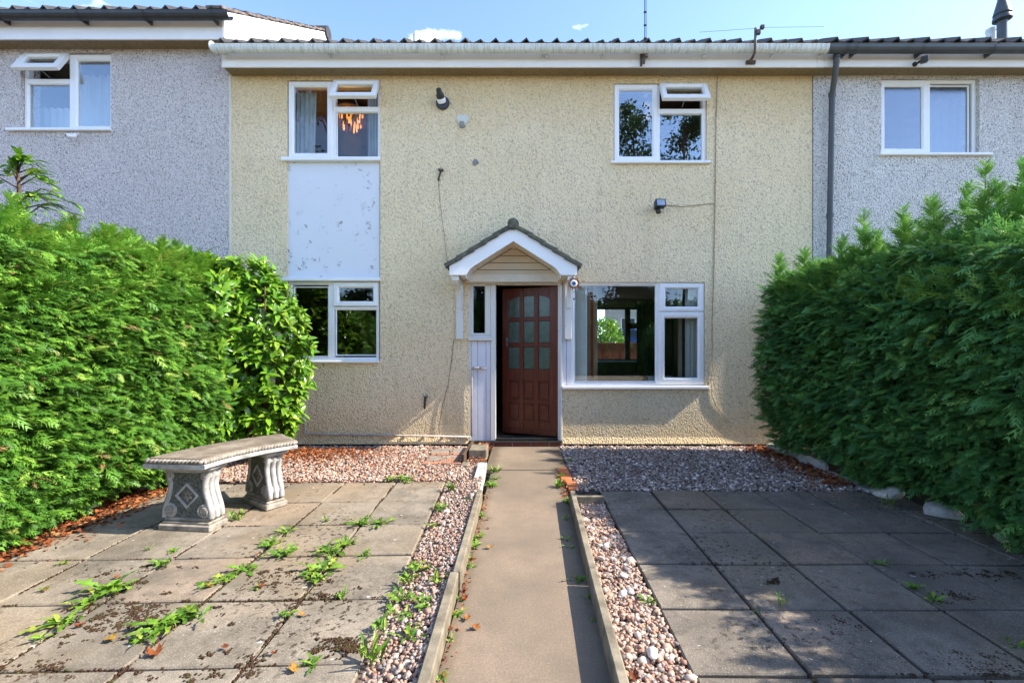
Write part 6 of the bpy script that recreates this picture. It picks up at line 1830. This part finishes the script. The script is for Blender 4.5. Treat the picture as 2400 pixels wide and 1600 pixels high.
# moss in the joints of the left patio
def moss():
    pts = []
    c, s = math.cos(R(2.2)), math.sin(R(2.2))
    W = lambda x, y_: (-.725 + (x + .725) * c - (y_ - 4.0) * s, 4.0 + (x + .725) * s + (y_ - 4.0) * c)
    for xj in LC[1:-1]:
        y_ = 1.3
        while y_ < 4.2:
            y_ += U(.003, .008) + (U(.05, .35) if random.random() < .012 else 0)
            pts.append((*W(xj + random.gauss(0, .006), y_), U(.003, .009)))
    for yj in LR[2:-1]:
        x_ = -3.1
        while x_ < -.75:
            x_ += U(.003, .009) + (U(.05, .4) if random.random() < .02 else 0)
            pts.append((*W(x_, yj + random.gauss(0, .007)), U(.003, .008)))
    for (cx_, cy_, n, sp) in ((*gp(315, 1445), 1100, .15), (*gp(650, 1355), 420, .13), (*gp(810, 1515), 420, .07), (*gp(500, 1570), 260, .12), (*gp(90, 1560), 200, .1), (*gp(760, 1400), 160, .12), (*gp(330, 1340), 160, .15)):
        for _ in range(n):
            if random.random() < .12: q0 = (cx_ + random.gauss(0, sp), cy_ + random.gauss(0, sp * .5))
            elif _ == 0: q0 = (cx_, cy_)
            pts.append((q0[0] + random.gauss(0, .012), q0[1] + random.gauss(0, .008), U(.003, .0075), .001))
    p = np.array([q if len(q) == 4 else (*q, -.004) for q in pts]); n = len(p)
    pos = np.stack([p[:, 0], p[:, 1], p[:, 3]], 1)
    s = np.stack([p[:, 2] * 1.2, p[:, 2], p[:, 2] * .9], 1)
    co, fa_, idx = scatter(OCTA[0], OCTA[1], pos, rng.normal(size=(n, 3)) * np.array([1, 1, .1]), np.tile([0, 0, 1.0], (n, 1)), s)
    me = np_mesh('moss', co, fa_, M['moss'], False, {'tint': rng.random(n)[idx]})
    o = bpy.data.objects.new('moss', me); COL.objects.link(o); tag(o, 'dark reddish moss filling the joints of the left patio', 'moss', kind='stuff')
    pts = []
    for (u, v_, n, sx, sy) in ((2250, 1400, 260, .07, .035), (2215, 1345, 160, .10, .02), (1975, 1462, 140, .07, .03), (2250, 1550, 300, .12, .05), (2330, 1345, 120, .10, .03), (2330, 1560, 200, .08, .05), (1815, 1362, 60, .05, .02), (2090, 1568, 70, .05, .02)):
        cx_, cy_ = gp(u, v_)
        for _ in range(n):
            if random.random() < .14 or not pts: q0 = (cx_ + random.gauss(0, sx), cy_ + random.gauss(0, sy))
            pts.append((q0[0] + random.gauss(0, .011), q0[1] + random.gauss(0, .009), U(.003, .0075)))
    p = np.array(pts); n = len(p)
    co, fa_, idx = scatter(OCTA[0], OCTA[1], np.stack([p[:, 0], p[:, 1], np.full(n, .0)], 1), rng.normal(size=(n, 3)) * np.array([1, 1, .1]), np.tile([0, 0, 1.0], (n, 1)), np.stack([p[:, 2] * 1.3, p[:, 2], p[:, 2] * .45], 1))
    me = np_mesh('moss', co, fa_, M['moss'], False, {'tint': rng.uniform(.35, .82, n)[idx]})
    o = bpy.data.objects.new('moss', me); COL.objects.link(o); tag(o, 'dark moss cushions on the slabs of the right patio', 'moss', kind='stuff')
moss()

# ------------------------------------------------------------------ behind the house, seen through the windows
YF = 16.0
fence = empty('garden_fence', (3.2, YF, 0)); tag(fence, 'red-brown board fence seen through the big window', 'fence')
fm = MB(); fm.cbox(0, .118, 0, .018, 0, 1.38, .003); fme = fm.mesh('board', M['fence'])
for k in range(34): place('board', fme, (1.2 + k * .122, YF + U(-.004, .004), 0), (0, 0, 0), fence)
b = MB(); b.cbox(1.2, 5.4, YF - .03, YF + .05, 1.385, 1.42, .004); b.cbox(1.2, 5.4, YF + .02, YF + .06, .4, .48, .004); b.build('rail', M['fence'], fence)
b = MB(); b.prism([(-20, 18.6, -.06), (-20, 19.4, .72), (-20, 60, .72), (-20, 60, -.06)], (50, 0, 0)); structure(b.build('road', M['asphalt']))
sh = empty('garden_shrub', (3.1, 17.2, 0)); tag(sh, 'round light green shrub above the fence seen through the window', 'shrub')
n = 2600; d_ = rng.normal(size=(n, 3)); d_ /= np.linalg.norm(d_, axis=1)[:, None]; rr = rng.uniform(.75, 1.05, n)[:, None]
pos = np.array([3.05, 17.3, 1.45]) + d_ * rr * np.array([.62, .55, .85])
foliage('foliage', [(SL, pos, d_ + rng.normal(0, .5, (n, 3)), d_ + rng.normal(0, .4, (n, 3)), rng.uniform(.10, .17, n), np.clip(rng.normal(.7, .2, n), 0, 1))], M['laurel'], sh, True)
b = MB(); b.tube([(3.05, 17.3, -.06), (3.05, 17.3, 1.6)], [.05, .02], 8); b.build('stem', M['bark'], sh)
def car():
    o = empty('parked_car', (5.75, 24, .72)); tag(o, 'dark blue hatchback parked beyond the fence, seen through the house', 'car')
    T = Matrix.Translation((5.95, 24, .72)) @ Matrix.Rotation(R(-28), 4, 'Z')
    def put(mb, name, mat, parent, smooth=False, auto=None):
        mb.v = [tuple(T @ Vector(p)) for p in mb.v]; return mb.build(name, mat, parent, smooth=smooth, autosmooth=auto)
    # side outline, rear at left (-x)
    lower = [(-1.95, .28), (-2.0, .62), (-1.93, .98), (-1.2, 1.02), (.75, .98), (1.55, .84), (1.95, .68), (2.0, .40), (1.95, .25)]
    b = MB()
    rings = []
    for yv, k in ((-.85, .93), (-.80, 1.0), (.80, 1.0), (.85, .93)):
        rings.append([(x * (1 if k == 1 else .985), yv, .6 + (z - .6) * (1 if k == 1 else .9)) for x, z in lower])
    vs = [p for r_ in rings for p in r_]; m = len(lower)
    fs = [(i * m + k, i * m + (k + 1) % m, (i + 1) * m + (k + 1) % m, (i + 1) * m + k) for i in range(3) for k in range(m)] + [tuple(range(m)), tuple(3 * m + k for k in range(m - 1, -1, -1))]
    b.add(vs, fs)
    roof_ = [(-1.88, 1.0), (-1.55, 1.40), (-.9, 1.50), (.0, 1.47), (.45, 1.30), (.85, 1.0)]
    rings = []
    for yv, k in ((-.78, 0), (-.60, 1), (.60, 1), (.78, 0)):
        rings.append([(x, yv if z < 1.2 else yv * .86, z) for x, z in roof_])
    vs = []; m = len(roof_)
    for yv in (-.79, .79): vs += [(x, yv * (1 - .22 * max(0, (z - 1.0)) / .5), z) for x, z in roof_]
    b.add(vs, [(k, k + 1, m + k + 1, m + k) for k in range(m - 1)] + [tuple(range(m - 1, -1, -1)), tuple(m + k for k in range(m))])
    body = put(b, 'body', M['car_blue'], o, True, 35)
    for sy in (-1, 1):
        for pts in ([(-1.45, 1.06), (-1.35, 1.36), (-.62, 1.42), (-.62, 1.06)], [(-.55, 1.06), (-.55, 1.42), (.0, 1.40), (.36, 1.27), (.62, 1.04)]):
            g_ = MB(); g_.prism([(x, sy * (.795 - .17 * (z - 1.0) / .5 * 1.0), z) for x, z in pts], (0, sy * .006, 0)); put(g_, 'side_window', M['black_plastic'], o)
        for xw in (-1.25, 1.25):
            w_ = MB(); w_.lathe([(.20, -.10), (.30, -.09), (.315, -.04), (.315, .04), (.30, .09), (.20, .10)], 20, Matrix.Translation((xw, sy * .80, .31)) @ Matrix.Rotation(R(90), 4, 'X')); wo_ = put(w_, 'wheel', M['tyre'], o, True, 40)
            w_ = MB(); w_.lathe([(.03, 0), (.19, .01), (.19, .02), (.03, .03)], 12, Matrix.Translation((xw, sy * .91, .31)) @ Matrix.Rotation(R(90) * sy, 4, 'X')); put(w_, 'hubcap', M['metal'], wo_)
        l_ = MB(); l_.cbox(1.82, 1.99, sy * .68 - .14, sy * .68 + .14, .58, .72, .03); put(l_, 'headlight', M['metal'], o)
    g_ = MB(); g_.quad((.84, -.68, 1.02), (.84, .68, 1.02), (.47, .62, 1.30), (.47, -.62, 1.30)); g_ = MB(); g_.prism([(.86, -.66, 1.02), (.86, .66, 1.02), (.49, .60, 1.31), (.49, -.60, 1.31)], (.008, 0, .012)); put(g_, 'windscreen', M['black_plastic'], o)
    g_ = MB(); g_.prism([(-1.89, -.64, 1.05), (-1.89, .64, 1.05), (-1.60, .58, 1.37), (-1.60, -.58, 1.37)], (-.010, 0, .008)); put(g_, 'rear_window', M['black_plastic'], o)
    p_ = MB(); p_.cbox(1.99, 2.01, -.26, .26, .36, .47, .003); put(p_, 'number_plate', M['upvc'], o)
car()
bh = empty('rear_house', (9, 33, .72)); tag(bh, 'beige rendered house across the road, seen through the big window', 'house')
plain_wall(5.9, 16, .7, 6.2, 33, 33.3, [(7.0, 8.1, 2.2, 3.4)], 'wall', M['rear_wall'], bh)
b = MB(); b.ring(7.0, 8.1, 2.2, 3.4, .08, 33.05, 33.15); w_ = b.build('window', M['upvc'], bh); pane_box(7.05, 8.05, 2.25, 3.35, 33.1, w_, M['black_plastic'])
b = MB(); b.prism([(5.7, 32.7, 6.2), (5.7, 36, 8.4), (5.7, 39.3, 6.2)], (10.5, 0, 0)); b.build('roof', M['tile'], bh)
bh = empty('rear_house', (4, 35, .72)); tag(bh, 'white house with drainpipe left of the beige one, seen through the window', 'house')
plain_wall(-4, 5.6, .7, 6.2, 35, 35.3, [(2.0, 3.2, 2.2, 3.4)], 'wall', M['white_cast'], bh)
b = MB(); b.ring(2.0, 3.2, 2.2, 3.4, .08, 35.05, 35.15); w_ = b.build('window', M['upvc'], bh); pane_box(2.05, 3.15, 2.25, 3.35, 35.1, w_, M['black_plastic'])
b = MB(); b.tube([(5.3, 34.93, .7), (5.3, 34.93, 6.2)], .06, 8); b.build('drainpipe', M['upvc'], bh)
b = MB(); b.prism([(-4.2, 34.7, 6.2), (-4.2, 38, 8.4), (-4.2, 41.3, 6.2)], (10, 0, 0)); b.build('roof', M['tile'], bh)

# ------------------------------------------------------------------ trees at the street end of the garden, mirrored in the windows
def tree(x_, y_, h_, rad, n, label, zlow, seed):
    r_ = random.Random(seed)
    o = empty('street_tree', (x_, y_, 0)); tag(o, label, 'tree', 'trees mirrored in the windows')
    b = MB(); b.tube([(x_, y_, -.06), (x_ + .1, y_, h_ * .35), (x_, y_ + .1, h_ * .75), (x_ + .05, y_, h_ * .95)], [.16, .12, .06, .02], 8)
    cl = []
    for k in range(26):
        a = r_.uniform(0, 6.28); z = zlow + (h_ - zlow) * r_.random() ** .9; t = (z - zlow) / (h_ - zlow)
        rr = rad * (math.sin(math.pi * min(1, .2 + .75 * t)) ** .7) * r_.uniform(.35, .95)
        c = Vector((x_ + rr * math.cos(a), y_ + rr * math.sin(a), z)); cl.append((c, r_.uniform(.35, .75)))
        b.tube([(x_, y_, max(.5, z - rr * .8)), c.lerp(Vector((x_, y_, z)), .5) + Vector((0, 0, -.1)), c], [.045, .03, .01], 5)
    b.build('trunk', M['bark'], o, smooth=True)
    pos = []
    for c, q in cl:
        m = n // 26; d_ = rng.normal(size=(m, 3)); pos.append(np.array(c) + d_ * q * np.array([.55, .55, .45]))
    pos = np.concatenate(pos); m = len(pos)
    foliage('crown', [(LT, pos, rng.normal(size=(m, 3)) + np.array([0, 0, -.3]), rng.normal(size=(m, 3)) + np.array([0, 0, .6]), rng.uniform(.13, .22, m), rng.random(m))], M['tree_leaf'], o)
tree(7.6, -10.0, 13.2, 2.2, 9000, 'tall loose tree mirrored in the upstairs right window', 3.0, 1)
tree(5.3, -10.5, 12.8, 1.7, 6500, 'tree with open crown mirrored in the left half of the upstairs right window', 2.5, 2)
tree(-9.0, -9.8, 14.5, 2.6, 12000, 'dense tall tree mirrored in the upstairs left window', 2.0, 3)
tree(-6.4, -10.5, 7.2, 2.0, 8000, 'rounded tree mirrored in the downstairs left window', 1.0, 4)
tree(1.8, -10.5, 5.2, 1.7, 7000, 'low bushy tree mirrored in the big window', .4, 5)
tree(5.4, -10.2, 4.6, 1.5, 7000, 'leafy small tree mirrored in the casements of the big window', .4, 6)

# clipped hedge closing the garden behind the camera, mirrored dark in the ground-floor panes
fc = MB(); fc.cbox(-9, 9, -9.0, -.62, -.055, -.012, .004); structure(fc.build('bounce_ground', plain('pale_bounce_ground', (0.58, 0.47, 0.34), 0.9, 0.12, 3, .3, 90)))  # unseen pale ground added to bounce sunlight onto the facade
eh = empty('boundary_hedge', (0, -9.2, 0)); tag(eh, 'dark hedge mirrored in the ground-floor windows', 'hedge')
n = 14000
pos = np.stack([rng.uniform(-11, 11, n), -9.2 + rng.normal(0, .12, n), rng.random(n) * 3.2], 1)
foliage('foliage', [(LT, pos, np.stack([rng.normal(0, .5, n), np.full(n, 1.0), rng.normal(.2, .5, n)], 1), np.stack([rng.normal(0, .5, n), rng.normal(0, .5, n), np.full(n, 1.0)], 1), rng.uniform(.25, .42, n), np.clip(rng.normal(.4, .2, n), 0, .97))], M['leyland_dark'], eh)
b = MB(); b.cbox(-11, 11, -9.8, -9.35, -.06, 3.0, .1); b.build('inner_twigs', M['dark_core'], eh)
tree(-2.2, -10.4, 6.2, 1.8, 8000, 'rounded tree mirrored in the narrow pane beside the door', .6, 8)
